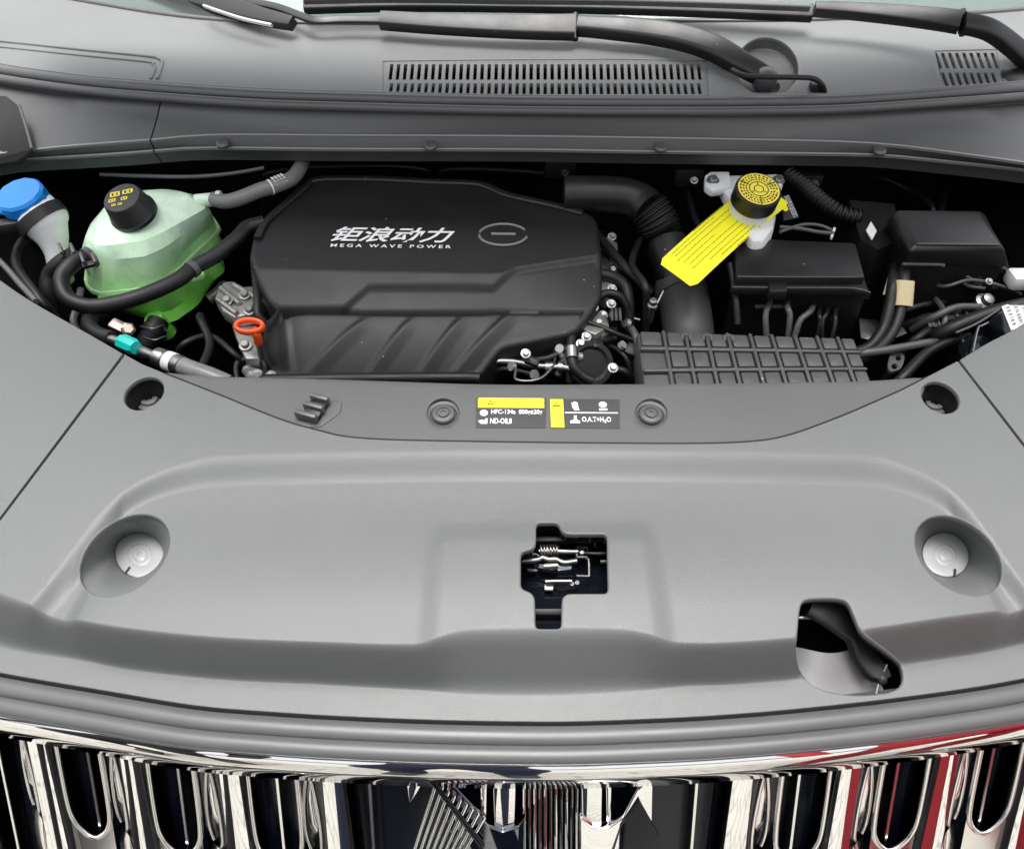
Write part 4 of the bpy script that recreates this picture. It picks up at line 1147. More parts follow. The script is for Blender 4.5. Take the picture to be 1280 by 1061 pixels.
# ================================================================== WIPERS
def armpath(px, z): return catmull([at(a, b, zz if zz else z) for a, b, zz in [(p + (None,))[:3] for p in px]], 6)
UPW = (0, -0.55, 0.85)
wp = thing('windscreen_wiper', 'black wiper whose curved arm ends in a capped nut in the round recess', 'wiper', at(955, 96, 1.045), 'windscreen wipers')
a1 = armpath([(957, 97, 1.062), (930, 82, 1.074), (895, 62, 1.088), (855, 48, 1.095), (810, 40, 1.098), (765, 36, 1.10), (722, 33, 1.10)], 1.1)
n1 = len(a1)
v, f = sweep(a1, rrect(0.030, 0.024, 0.006), [(0.9 + 0.35 * math.sin(math.pi * min(1, i / n1 * 1.1)), 1.0) for i in range(n1)], up=UPW)
mesh('arm_root', v, f, M_blackp, wp, ang=45)
a2 = armpath([(718, 34.5), (660, 34), (600, 32.5), (540, 30), (476, 26)], 1.1)
v, f = sweep(a2, rrect(0.034, 0.020, 0.004), [(1.15 - 0.45 * i / len(a2), 1.0) for i in range(len(a2))], up=UPW)
mesh('arm_channel', v, f, M_blackp, wp, ang=45)
tube('hinge_pin', [at(719, 18, 1.11), at(719, 50, 1.085)], 0.005, M_blackp, wp)
a3 = armpath([(478, 25.5), (430, 25), (396, 26), (375, 20), (345, 9), (300, 0), (270, -10)], 1.1)
v, f = sweep(a3, rrect(0.013, 0.006, 0.002), None, up=UPW); mesh('arm_rod', v, f, M_blackp, wp, ang=45)
a4 = armpath([(366, 30), (330, 22), (290, 11), (240, -3), (150, -30)], 1.096)
v, f = sweep(a4, rrect(0.026, 0.016, 0.003), [(0.7 + 0.5 * min(1, i / 10), 1) for i in range(len(a4))], up=UPW); mesh('blade', v, f, M_rubber, wp, ang=45)
a5 = armpath([(340, 32), (300, 23), (255, 8)], 1.104)
v, f = sweep(a5, rrect(0.004, 0.006, 0.001), None, up=UPW); mesh('blade_spine', v, f, M_chrome, wp)
lathe('nut_cap', [(0.013, -0.02), (0.017, -0.012), (0.0165, 0.004), (0.013, 0.010), (0.006, 0.0125), (0.0004, 0.013)], at(958, 97, 1.065), (0, -0.25, 1), M_seal, wp, 22)
lathe('pivot_base', [(0.026, -0.02), (0.026, -0.008), (0.019, -0.004), (0.017, 0.0)], at(958, 101, 1.05), (0, -0.1, 1), M_blackp, wp, 22)
wp2 = thing('windscreen_wiper', 'black wiper whose long blade lies flat across the foot of the windscreen', 'wiper', at(1290, 70, 1.05), 'windscreen wipers')
b1 = armpath([(380, 7), (500, 4), (640, 5), (760, 7), (880, 11), (1015, 17)], 1.105)
v, f = sweep(b1, rrect(0.026, 0.016, 0.003), None, up=UPW); mesh('blade', v, f, M_rubber, wp2, ang=45)
b2 = armpath([(380, 0), (500, -2), (640, 0), (760, 1), (880, 4), (1012, 9)], 1.121)
v, f = sweep(b2, rrect(0.012, 0.012, 0.003), None, up=UPW); mesh('blade_spoiler', v, f, M_cowl, wp2, ang=45)
b3 = armpath([(1018, 12), (1060, 14), (1110, 18), (1160, 23), (1200, 28)], 1.118)
v, f = sweep(b3, rrect(0.03, 0.020, 0.004), [(0.55 + 0.6 * i / len(b3), 1) for i in range(len(b3))], up=UPW); mesh('arm_channel', v, f, M_blackp, wp2, ang=45)
tube('hinge_pin', [at(1203, 13, 1.125), at(1203, 44, 1.10)], 0.005, M_blackp, wp2)
b4 = armpath([(1203, 29, 1.118), (1235, 37, 1.11), (1262, 55, 1.09), (1290, 80, 1.065), (1310, 96, 1.055)], 1.1)
v, f = sweep(b4, rrect(0.030, 0.022, 0.006), None, up=UPW); mesh('arm_root', v, f, M_blackp, wp2, ang=45)
lathe('pivot_base', [(0.03, -0.01), (0.03, 0.004), (0.02, 0.008)], at(1268, 97, 1.05), (0, -0.1, 1), M_blackp, wp2, 22)
wh = tube('washer_hose', [at(915, 88, 1.078), at(932, 95, 1.08), at(960, 96.5, 1.085), at(998, 97, 1.08), at(1018, 99, 1.075), at(1028, 107, 1.065), at(1031, 117, 1.05)], 0.0038, M_rubber, n=8)
tag(wh, 'thin black washer hose looping out of the wiper arm', 'hose')
wn = thing('washer_nozzle', 'small black hose socket on the cowl beside the round recess', 'nozzle', at(1022, 112, 1.05))
box('socket_body', at(1021, 110, 1.056), (0.022, 0.018, 0.016), M_blackp, wn, bev=0.004)

# ================================================================== RAISED HOOD (above the frame; it shades the bay)
hd = thing('raised_hood', 'raised hood with dark lined underside above the engine bay', 'hood', (XC, 1.33, 1.22))
V = []; F = []
hy = [(1.27, 1.20), (1.19, 1.40), (1.08, 1.70), (0.97, 1.97), (0.91, 2.13), (0.90, 2.17)]
for (y, z) in hy:
    for x in np.linspace(-0.80, 0.80, 17):
        k = 0.05 * (x / 0.8) ** 2
        V.append(Vector((XC + x, y + k, z - k * 0.3)))
n = 17
for j in range(len(hy) - 1):
    for i in range(n - 1): F.append([j * n + i, j * n + i + 1, (j + 1) * n + i + 1, (j + 1) * n + i])
inn = mesh('inner_liner', V, F, M_hood, hd, ang=60)
V2 = [v + Vector((0, 0.035, 0.02)) for v in V]
mesh('outer_skin', V2, F, M_paint, hd, ang=60)
prism('hinge_plate', [at(-60, 118, 1.05), at(8, 120, 1.05), at(24, 133, 1.045), at(40, 187, 1.018), at(22, 202, 1.0), at(-60, 214, 0.99)], (0, 0.0, -0.007), M_dark, hd, bev=0.001)
tube('hinge_edge', [at(24, 132, 1.047), at(33, 160, 1.033), at(40, 186, 1.02)], 0.0022, M_seal, hd)


# ================================================================== ENGINE COVER
E1 = curve_fn([(230, 322), (300, 331), (334, 334), (438, 338.5), (540, 341), (600, 342), (640, 339), (690, 330), (744, 319), (800, 308)], 0.925)
E2 = curve_fn([(230, 388), (300, 388), (351, 387), (540, 387.5), (640, 387), (744, 386), (800, 386)], 0.896)
XL = at(334, 430, 0.86).x
recess = np.array([(at(a, b, .905).x, at(a, b, .905).y) for a, b in ((404, 388), (461, 363), (616, 364), (643, 349.5), (760, 329), (790, 388))])
ribs_px = [((467, 400), (402, 459)), ((526, 398), (466, 465)), ((590, 396), (528, 466)), ((648, 395), (600, 450)), ((352, 452), (360, 470))]
def Ze0(x, y):
    e1, e2 = E1(x), E2(x)
    top = 0.926 + 0.035 * (y - e1) - 0.05 * (x + 0.13) ** 2
    t = np.clip((e1 - y) / np.maximum(e1 - e2, 0.005), 0, 1)
    mid = (0.926 - 0.05 * (x + 0.13) ** 2) * (1 - t) + 0.897 * t
    d = np.clip(e2 - y, 0, 0.5)
    low = 0.891 - 0.35 * d - 6.0 * d ** 2
    k = np.clip((XL + 0.06 - x) / 0.06, 0, 1.2)
    low = low - 0.030 * k ** 2.2
    k2 = sstep(E2(x) - 0.004, E2(x) + 0.0005, y)
    return np.where(y >= e1, top, np.where(y >= e2, mid, low * (1 - 0) ))
def Ze(x, y):
    x = np.asarray(x, float); y = np.asarray(y, float)
    z = (Ze0(x, y - .003) + Ze0(x, y - .0015) + Ze0(x, y) + Ze0(x, y + .0015) + Ze0(x, y + .003)) / 5
    gd = y - E2(x)
    z = z - 0.006 * np.exp(-(gd / 0.0022) ** 2)
    q = (np.abs(x) < 0.4) & (y > 0.75) & (y < 1.0)
    if q.any():
        xx, yy = np.atleast_1d(x)[np.atleast_1d(q)], np.atleast_1d(y)[np.atleast_1d(q)]
        dd = dist_poly(recess, xx, yy); ins = inside(recess, xx, yy)
        f = np.where(ins, sstep(0.0, 0.0058, dd), 0) * np.where(yy > E2(xx), 1, 0)
        dz = -0.007 * f
        for (a, b), (c, d_) in ribs_px:
            A, B = at(a, b, .885), at(c, d_, .845)
            ux, uy = B.x - A.x, B.y - A.y; L = math.hypot(ux, uy)
            t = ((xx - A.x) * ux + (yy - A.y) * uy) / L ** 2
            s = ((xx - A.x) * uy - (yy - A.y) * ux) / L
            w_ = sstep(-0.05, 0.35, t) * 1.0
            saw = np.where((s < 0.011) & (s > -0.011), np.where(s > 0.003, (0.011 - s) / 0.008, np.clip((s + 0.011) / 0.014, 0, 1)), 0)
            dz = dz + 0.0048 * saw * w_ * (yy < E2(xx) - 0.003)
        if z.ndim: z = z.copy(); z[q] += dz
        else: z = z + dz[0]
    return z
ec_px = [(396, 223), (470, 222.5), (540, 226), (593, 228), (612, 233), (636, 243), (690, 255), (727, 265), (738, 271), (742, 284), (745, 318), (746, 350), (745, 366), (736, 382), (724, 398), (716, 407), (709, 411), (665, 420), (628, 427), (618, 434), (606, 450), (594, 466)]
front_edge = [(570, 468), (540, 469), (480, 470), (420, 471), (370, 471), (349, 467), (336, 453), (330, 430), (334, 408), (343, 391), (349, 387), (338, 365), (328, 345), (322, 330), (318, 318), (322, 296), (330, 277), (350, 259), (378, 234)]
ecP = dedupe([on2(a, b, Ze) for a, b in ec_px + front_edge], 0.002)
ecP = [tuple(p)[:2] for p in resample([Vector((a, b, 0)) for a, b in ecP], 150)]
ec = thing('engine_cover', 'moulded black plastic engine cover with white Chinese lettering', 'engine cover', on(530, 340, Ze, 0) - Vector((0, 0, 0.12)))
ecs = sheet('cover_shell', ecP, [], Ze, 0.0026, M_cover, ec, lip=0.008, depth=0.055, ang=70)
# groove between the two mouldings
# raised rim along the back edge
rim = catmull([on(a, b, Ze) + Vector((0, 0, 0.002)) for a, b in [(322, 300), (333, 279), (352, 261), (380, 237), (398, 226), (470, 225.5), (540, 229), (592, 231), (612, 236), (636, 246), (690, 258), (728, 268)]], 6)
v, f = sweep(rim, rrect(0.012, 0.007, 0.003)); mesh('back_rim', v, f, M_cover, ec, ang=50)
lipp = catmull([on(a, b, Ze) for a, b in [(346, 386.5), (400, 386.8), (470, 387), (540, 387.2), (600, 387), (650, 386.5), (700, 386)]], 5)
# lettering
o_, x_, y_, n_ = frame((413, 303), (566, 305), (420, 283), Ze)
wd = (on(567, 304, Ze) - on(413, 303, Ze)).length
ht = (on(425, 284, Ze) - on(421, 303, Ze)).length
text('lettering', '钜浪动力', o_, x_, y_, n_, 0.03, M_wprint, ec, width=wd, height=ht, bold=0.02, shear=0.35, lift=0.0014)
o2 = on(413, 309.5, Ze); w2 = (on(564, 309.5, Ze) - o2).length
text('lettering', 'M E G A   W A V E   P O W E R', o2, x_, y_, n_, 0.006, M_wprint, ec, width=w2, height=ht * 0.20, bold=0.02, lift=0.0012)
# badge: open ring with a bar
M_badge = mat('satin badge', (0.20, 0.20, 0.20), 0.35)
bc = on(629, 294, Ze); bx_ = (on(659, 294, Ze) - bc).length; by_ = (on(629, 281, Ze) - bc).length
ringp = [bc + x_ * bx_ * math.cos(R(a)) + y_ * by_ * math.sin(R(a)) + n_ * 0.001 for a in list(range(28, 178, 6))]
v, f = sweep(ringp, circ(0.0020, 8)); mesh('badge_ring', v, f, M_badge, ec, ang=60)
ringp = [bc + x_ * bx_ * math.cos(R(a)) + y_ * by_ * math.sin(R(a)) + n_ * 0.001 for a in list(range(186, 352, 6))]
v, f = sweep(ringp, circ(0.0020, 8)); mesh('badge_ring', v, f, M_badge, ec, ang=60)
v, f = sweep([bc + x_ * bx_ * a + y_ * 0.001 + n_ * 0.001 for a in (-.5, 0, .52)], circ(0.0023, 8)); mesh('badge_bar', v, f, M_badge, ec, ang=60)
tube('front_seal_bar', [at(330, 475, .84), at(450, 473, .84), at(575, 472, .84), at(600, 473, .84)], 0.008, M_rubber, ec)

# ================================================================== ENGINE BLOCK under the cover
en = thing('engine_block', 'cast aluminium engine block with bolts showing beside the cover', 'engine', at(560, 420, 0.5))
box('block', (-0.10, 1.00, 0.62), (0.50, 0.28, 0.34), M_dark, en, bev=0.01)
V, F = prismVF([at(735, 285, .87), at(772, 288, .87), at(776, 345, .86), at(772, 420, .83), at(735, 425, .83), at(690, 440, .82), at(640, 440, .82)], (0, 0, -0.09), 0.004)
mesh('cam_housing', V, F, M_dark, en)
def casting(nm, px, z, th, m=M_alu, bev=0.002, par=None):
    return prism(nm, [at(a, b, z) for a, b in px], (0, 0, -th), m, par or en, bev=bev)
casting('cast_lug', [(744, 300), (760, 296), (772, 304), (772, 322), (764, 330), (744, 318)], .885, 0.02)
casting('cast_plate', [(742, 312), (762, 314), (764, 340), (744, 342)], .888, 0.012, M_steel)
casting('cast_lug', [(744, 346), (764, 350), (770, 364), (758, 372), (744, 366)], .882, 0.02)
casting('cast_lug', [(724, 398), (742, 386), (758, 392), (762, 408), (744, 418), (730, 412)], .872, 0.025)
for a, b in ((765, 296), (766, 338), (765, 361), (764, 380), (742, 384), (754, 394), (748, 404), (736, 400), (733, 421), (726, 430), (657, 442), (766, 460)):
    bolt('flange_bolt', at(a, b, .884 if b < 390 else .868), (0.1, -0.5, 1), 0.0044, M_steel if (a + b) % 3 == 0 else M_alu, en)
# belt pulley
pc = at(738, 455, .845)
v, f = latheVF([(0.008, 0.004), (0.02, 0.004), (0.024, 0.007), (0.030, 0.007), (0.032, 0.0), (0.032, -0.03)], pc, (0.15, -0.75, 0.65), 28); mesh('pulley', v, f, M_rubber, en)
for k in range(5):
    a = 2 * math.pi * k / 5
    pass
tube('coolant_pipe', [at(610, 452, .845), at(640, 452, .845), at(668, 457, .845), at(684, 458, .845)], 0.0045, M_steel, en)
lathe('pipe_clamp', [(0.007, -0.005), (0.008, -0.005), (0.008, 0.005), (0.007, 0.005)], at(686, 459, .845), (1, 0, 0), M_steel, en, 16)
lathe('pipe_clamp', [(0.007, -0.003), (0.008, -0.003), (0.008, 0.003), (0.007, 0.003)], at(700, 459, .845), (1, 0, 0), M_copper, en, 16)
tube('coolant_pipe', [at(690, 459, .845), at(702, 459, .845), at(714, 461, .845)], 0.005, M_steel, en)
tube('bent_wire', [at(645, 462, .85), at(645, 474, .85), at(664, 476, .85), at(680, 470, .85), at(692, 455, .85), at(695, 440, .85)], 0.002, M_steel, en, seg=8)
tube('dark_pipe', [at(640, 437, .85), at(680, 436, .85), at(704, 440, .85), at(714, 450, .845)], 0.005, M_rubber, en)
tube('dark_pipe', [at(655, 430, .845), at(657, 445, .845)], 0.003, M_steel, en)
def hose(lab, pts, r, m=M_rubber, cat='hose', nm='hose', group=None, seg=14, n=8):
    o = tube(nm, [at(*p) for p in pts], r, m, None, seg, n)
    return tag(o, lab, cat, group)
hose('straight black hose running down beside the engine cover edge', [(742, 290, .90), (760, 310, .898), (780, 333, .895), (800, 352, .885), (812, 366, .87)], 0.0075)
hose('bent black hose curling over the aluminium lugs', [(744, 342, .89), (765, 346, .888), (780, 356, .885), (785, 372, .875), (786, 400, .85), (784, 425, .82)], 0.0085)
hose('short black hose arching under the bent hose', [(744, 374, .882), (758, 367, .885), (774, 370, .882), (783, 382, .87), (786, 396, .855)], 0.006)
hose('thin steel pipe slanting away from the engine cover corner', [(727, 400, .876), (750, 408, .872), (768, 416, .868), (790, 425, .855)], 0.0035, M_blackp, 'pipe', 'pipe')
vh = thing('breather_hose', 'upright black hose with a silver band in front of the engine cover corner', 'hose', at(716, 470, .82))
tube('hose_body', [at(718, 402, .872), at(714, 420, .868), at(714, 440, .86), at(717, 458, .85), at(728, 470, .84), at(740, 476, .835)], 0.0068, M_rubber, vh)
lathe('band', [(0.0075, -0.008), (0.0082, -0.008), (0.0082, 0.008), (0.0075, 0.008)], at(714.5, 441, .8605), at(714, 430, .8645) - at(715, 450, .855), M_steel, vh, 16)
hose('curved black belt hose round the pulley', [(696, 470, .835), (706, 448, .85), (722, 434, .858), (745, 426, .858), (768, 424, .85)], 0.006)
for k, (a, b) in enumerate(((772, 392), (778, 396))):
    pass
cnn = thing('sensor_connector', 'black ribbed sensor plug beside the aluminium lugs', 'connector', at(768, 400, .85))
for k in range(3): box('plug_rib', at(764 + k * 5, 397, .872), (0.0045, 0.02, 0.024), M_blackp, cnn, bev=0.001, rot=(0.5, 0, 0))
br = thing('steel_stud', 'upright zinc stud on a thin bracket beside the intake elbow', 'stud', at(814, 395, .87))
lathe('stud_nut', [(0.0075, 0), (0.0075, 0.006), (0.0055, 0.008), (0.0055, 0.014), (0.003, 0.016)], at(815, 384, .885), (0, -0.2, 1), M_steel, br, 12)
lathe('stud_shank', [(0.0048, -0.03), (0.0048, 0.001)], at(815, 384, .885), (0, -0.2, 1), M_steel, br, 12)
tube('bracket_wire', [at(818, 386, .885), at(823, 376, .893), at(829, 364, .90)], 0.0018, M_steel, br, seg=8)
tube('bracket_wire', [at(793, 398, .87), at(800, 400, .87)], 0.002, M_steel, br, seg=8)

# ================================================================== INTAKE DUCT AND AIR BOX
it = thing('intake_duct', 'black intake duct with a ribbed bellows leading to the air box', 'duct', at(850, 410, .84))
v, f = tubeVF([at(705, 243, .943), at(745, 243, .943), at(778, 245, .94), at(800, 252, .936), at(812, 262, .932)], 0.027, 20); mesh('rear_duct', v, f, M_blackp, it, ang=50)
p_ = [at(809, 259, .930), at(818, 272, .918), at(827, 291, .898), at(835, 312, .880)]
v, f = bellowsVF(p_, 0.030, 0.0022, 0.0062, 24); mesh('bellows', v, f, M_blackp, it, ang=80)
v, f = tubeVF([at(834, 306, .885), at(842, 335, .868), at(850, 362, .849)], 0.033, 22); mesh('middle_tube', v, f, M_blackp, it, ang=50)
v, f = tubeVF([at(848, 354, .852), at(854, 374, .844), at(858, 395, .834), at(861, 425, .815), at(863, 455, .78)], 0.037, 26); mesh('elbow', v, f, M_air, it, ang=50)
p1, p2 = at(850, 363, .8485), at(853, 374, .844)
v, f = latheVF([(0.037, -0.005), (0.0395, -0.005), (0.0395, 0.005), (0.037, 0.005)], (p1 + p2) / 2, p2 - p1, 30); mesh('collar', v, f, M_air, it)

ab = thing('air_filter_box', 'dark grey air filter box lid with a waffle of raised ribs', 'air box', at(940, 480, .80))
A0, A1, A2, A3 = at(795, 414, .885), at(1068, 424, .885), at(1092, 484, .872), at(806, 492, .872)
O = A0
def bil(u, v, h=0.0):
    p = A0.lerp(A1, u).lerp(A3.lerp(A2, u), v)
    return p + AN * h
AN = (A1 - A0).cross(A0 - A3).normalized()
if AN.z < 0: AN = -AN
def slab(nm, u0, v0, u1, v1, h0, h1, m, bev=0.0012, par=None, ins=0.0):
    P = [bil(u0, v0, h1), bil(u1, v0, h1), bil(u1, v1, h1), bil(u0, v1, h1)]
    return prism(nm, P, AN * (h0 - h1), m, par or ab, bev=bev)
slab('lid', 0.0, 0.0, 1.0, 1.12, -0.06, 0.0, M_air, bev=0.006)
cols = [0.0, 0.122, 0.222, 0.318, 0.415, 0.518, 0.616, 0.722, 0.822, 0.915, 1.0]
rws = [0.0, 0.33, 0.68, 1.02]
for c in cols[1:-1]: slab('rib', c - 0.009, 0.02, c + 0.009, 1.05, -0.001, 0.0072, M_air, bev=0.0026)
for r_ in rws[1:3]: slab('cross_rib', 0.005, r_ - 0.03, 0.995, r_ + 0.03, -0.001, 0.0066, M_air, bev=0.0026)
for i in range(len(cols) - 1):
    for j in range(3):
        if i == 0 and j > 0: continue
        slab('pad', cols[i] + 0.0145, rws[j] + 0.05, cols[i + 1] - 0.0145, rws[j + 1] - 0.05, -0.001, 0.0060, M_air, bev=0.0024)
for i in (2, 3, 4):
    v, f = tubeVF([bil(cols[i] - 0.02, 0.17, 0.004), bil(cols[i] - 0.015, 0.10, 0.006), bil(cols[i] + 0.015, 0.10, 0.006), bil(cols[i] + 0.02, 0.17, 0.004)], 0.003, 8)
    mesh('hook', v, f, M_air, ab)

# ================================================================== BRAKE FLUID RESERVOIR AND ITS TAG
bz = 0.985
bw = thing('brake_fluid_reservoir', 'white brake fluid reservoir with a black and yellow screw cap', 'reservoir', at(945, 290, .90))
AX = Vector((0.06, -0.30, 1)).normalized()
cp = at(948.5, 236.5, 0.995)
v, f = latheVF([(0.026, -0.075), (0.0285, -0.062), (0.0285, -0.035), (0.0275, -0.033), (0.0275, -0.02)], cp, AX, 30); mesh('neck', v, f, M_white, bw)
v, f = latheVF([(0.031, -0.026), (0.0325, -0.024), (0.0325, -0.002), (0.031, 0.0), (0.0005, 0.0)], cp, AX, 40); capo = mesh('screw_cap', v, f, M_blackp, bw)
ux = Vector((1, 0, 0)); ux = (ux - AX * ux.dot(AX)).normalized(); uy = AX.cross(ux)
def ring(nm, r0, r1, m, h, par, a0=0, a1=360, n=48):
    V = []; F = []
    for i in range(n + 1):
        a = R(a0 + (a1 - a0) * i / n)
        d = ux * math.cos(a) + uy * math.sin(a)
        V += [cp + d * r0 + AX * h, cp + d * r1 + AX * h]
    for i in range(n): F.append([2 * i, 2 * i + 2, 2 * i + 3, 2 * i + 1])
    return mesh(nm, V, F, m, par, smooth=False)
ring('yellow_disc', 0.0003, 0.0292, M_yprint, 0.0004, capo)
ring('black_ring', 0.0125, 0.0138, M_bprint, 0.0007, capo)
ring('black_ring', 0.0060, 0.0072, M_bprint, 0.0007, capo)
for k in range(3):
    ring('black_ring', 0.0075, 0.0120, M_bprint, 0.0007, capo, 90 + 120 * k - 4, 90 + 120 * k + 4, 4)
    ring('black_ring', 0.0138, 0.0285, M_bprint, 0.0007, capo, 30 + 120 * k - 2, 30 + 120 * k + 2, 4)
for r0 in (0.0165, 0.0205, 0.0245):
    a = 0
    rnd = random.Random(int(r0 * 1e5))
    while a < 352:
        L = rnd.uniform(4, 11)
        ring('printed_letter', r0, r0 + 0.0022, M_bprint, 0.0007, capo, a, a + L, 3); a += L + rnd.uniform(3, 7)
casting('body', [(925, 262), (972, 262), (968, 284), (956, 300), (940, 301), (930, 285)], .945, 0.04, M_white, 0.008, bw)
casting('shoulder', [(896, 222), (912, 218), (952, 218), (975, 222), (972, 262), (925, 262), (905, 240)], .952, 0.02, M_white, 0.005, bw)
for pts, bp3 in (([(881, 219), (888, 214), (912, 214), (914, 232), (902, 236), (890, 238), (881, 232)], (891, 226)), ([(951, 218), (972, 217), (979, 222), (979, 231), (968, 238), (951, 238)], (973, 226))):
    casting('mounting_ear', pts, .958, 0.012, M_white, 0.003, bw)
    bolt('ear_bolt', at(*bp3, .959), (0, -0.4, 1), 0.006, M_steel, bw)
# tag: a card with a hole round the neck
tg_ = thing('warning_tag', 'yellow printed card tag hanging round the reservoir neck', 'tag', at(880, 320, .93))
tn = Vector((0.08, -0.25, 0.96)).normalized()
tN0 = cp - AX * 0.052
def on_card(px, py):
    d = ray(px, py); o0 = Vector((0, 0, CAMZ))
    return o0 + d * ((tN0 - o0).dot(tn) / d.dot(tn))
T0, T1, T2, T3 = on_card(826, 326), on_card(863, 362), on_card(984, 258), on_card(949, 223)
tx = ((T2 + T3) / 2 - (T0 + T1) / 2).normalized()
ty0 = tn.cross(tx).normalized()
if ty0.dot(T0 - T1) < 0: ty0 = -ty0
c0 = (T0 + T1) / 2
Lc = ((T2 + T3) / 2 - c0).length; Wc = (T0 - T1).length * 1.02
print('CARD', Lc, Wc, T0, T1, T2)
def card(u, v_, h=0.0):                      # u along, v across; gently bowed
    return c0 + tx * u + ty0 * v_ + tn * (h + 0.010 * math.sin(math.pi * min(max(u / Lc, 0), 1)) * 0.9)
NU, NV = 24, 8
ccu = (cp - c0).dot(tx); ccv = (cp - c0).dot(ty0)
V = []; F = []
def cw_(u): return Wc
for s in (0, 1):
    for i in range(NU + 1):
        u = Lc * i / NU
        for j in range(NV + 1):
            v_ = -Wc / 2 + Wc * j / NV
            cu_ = u
            # rounded corners
            r = 0.005
            vv = v_
            if u < r: lim = Wc / 2 - r + math.sqrt(max(0, r * r - (r - u) ** 2)); vv = max(-lim, min(lim, v_))
            if u > Lc - r: lim = Wc / 2 - r + math.sqrt(max(0, r * r - (u - Lc + r) ** 2)); vv = max(-lim, min(lim, v_))
            V.append(card(cu_, vv, 0.0 if s else -0.0008))
n = (NU + 1) * (NV + 1)
for s in (0, 1):
    for i in range(NU):
        for j in range(NV):
            a = s * n + i * (NV + 1) + j
            F.append([a, a + 1, a + NV + 2, a + NV + 1] if s else [a, a + NV + 1, a + NV + 2, a + 1])
for i in range(NU):
    for j in (0, NV):
        a = i * (NV + 1) + j; F.append([a, a + NV + 1, n + a + NV + 1, n + a])
for j in range(NV):
    for i in (0, NU):
        a = i * (NV + 1) + j; F.append([a, a + 1, n + a + 1, n + a])
mesh('card', V, F, M_yellow, tg_, ang=60)
M_tagp = mat('tag print', (0.30, 0.27, 0.01), 0.5, var=0.1, vscale=200)
rnd = random.Random(3)
lines = [(0.030, .32, .62, .0018), (0.0255, .10, .50, .0009), (0.020, .10, .74, .0009), (0.0125, .08, .74, .0009), (0.005, .10, .40, .0009), (-0.0025, .12, .70, .0009), (-0.010, .10, .66, .0009), (-0.0175, .22, .70, .0009), (-0.024, .30, .68, .0012), (-0.030, .42, .66, .0011)]
for vv, u0, u1, th in lines:
    u = u0 * Lc
    mbb = MB()
    while u < u1 * Lc:
        L = rnd.uniform(0.003, 0.010)
        e = min(u + L, u1 * Lc)
        mbb.add([card(u, vv - th / 2, .0006), card(e, vv - th / 2, .0006), card(e, vv + th / 2, .0006), card(u, vv + th / 2, .0006)], [[0, 1, 2, 3]])
        u = e + 0.0011
    mbb.build('printed_line', M_tagp, tg_, smooth=False)

# ================================================================== BLACK BOXES ON THE RIGHT
bb = thing('battery_box', 'low black lidded box with a lip behind the ribbed air box', 'battery box', at(1000, 370, .80))
casting('lid', [(918, 306), (935, 297), (1070, 303), (1082, 346), (1060, 347), (920, 347)], .93, 0.02, M_blackp, 0.004, bb)
casting('rim', [(914, 352), (922, 344), (1066, 344), (1090, 366), (1066, 361), (914, 360)], .918, 0.012, M_blackp, 0.002, bb)
V, F = loftVF([[at(a, b, .912) for a, b in ((918, 350), (930, 320), (1070, 320), (1085, 362))], [at(a, b, .912) + Vector((0, 0.0, -.12)) for a, b in ((918, 350), (930, 320), (1070, 320), (1085, 362))]])
mesh('case', V, F, M_blackp, bb)
casting('latch', [(960, 352), (985, 352), (984, 364), (962, 364)], .922, 0.014, M_rubber, 0.002, bb)
box('latch_bar', at(966, 383, .88), (0.05, 0.006, 0.004), M_seal, bb, bev=0.001)
fb = thing('fuse_box', 'tall black fuse box with a sloped lid above taped cables', 'fuse box', at(1180, 370, .80))
V, F = loftVF([[at(1121, 262, .965), at(1222, 264, .965), at(1250, 305, .965), at(1146, 304, .965)], [at(1112, 270, .958), at(1226, 264, .960), at(1256, 311, .958), at(1137, 314, .958)], [at(1106, 282, .93), at(1232, 268, .93), at(1262, 335, .93), at(1130, 331, .93)]])
bm_ = bmesh.new()
vv = [bm_.verts.new(p) for p in V]
for q_ in F: bm_.faces.new([vv[i] for i in q_])
bmesh.ops.recalc_face_normals(bm_, faces=bm_.faces)
bmesh.ops.bevel(bm_, geom=bm_.edges[:], offset=0.0035, segments=3, profile=0.5, affect='EDGES')
me = bpy.data.meshes.new('lid'); bm_.to_mesh(me); bm_.free()
me.polygons.foreach_set('use_smooth', [True] * len(me.polygons)); me.set_sharp_from_angle(angle=R(30))
link('lid', me, M_blackp, fb)
tube('lid_lip', [at(1128, 330, .932), at(1175, 331, .932), at(1178, 333, .93)], 0.0025, M_seal, fb)
V, F = loftVF([[at(a, b, .932) for a, b in ((1112, 285), (1225, 270), (1255, 330), (1134, 328))], [at(a, b, .932) + Vector((0, 0, -.16)) for a, b in ((1112, 285), (1225, 270), (1255, 330), (1134, 328))]])
mesh('case', V, F, M_blackp, fb)
box('clip', at(1196, 326, .925), (0.02, 0.008, 0.008), M_rubber, fb, bev=0.002)
M_box_glint = mat('painted box edge highlight', (0.05, 0.05, 0.05), 0.25)  # lighter lines that stand in for highlights on the box edges
tube('rim_highlight', [at(922, 346, .9305), at(1000, 346.5, .9305), at(1072, 346.5, .9305)], 0.0014, M_box_glint, bb, seg=8)
tube('rim_highlight', [at(916, 359, .918), at(1000, 360, .918), at(1066, 360.5, .918), at(1088, 366, .918)], 0.0014, M_box_glint, bb, seg=8)
tube('lid_highlight', [at(1146, 305, .965), at(1200, 305.5, .965), at(1249, 306, .965)], 0.0016, M_box_glint, fb, seg=8)
dm = prism('diamond_label', [at(1083, 288, .94), at(1089, 277, .945), at(1096, 289, .94), at(1090, 300, .935)], (0, 0.002, -0.002), M_paper)
tag(dm, 'small white diamond label on the dark wall between the black boxes', 'label')
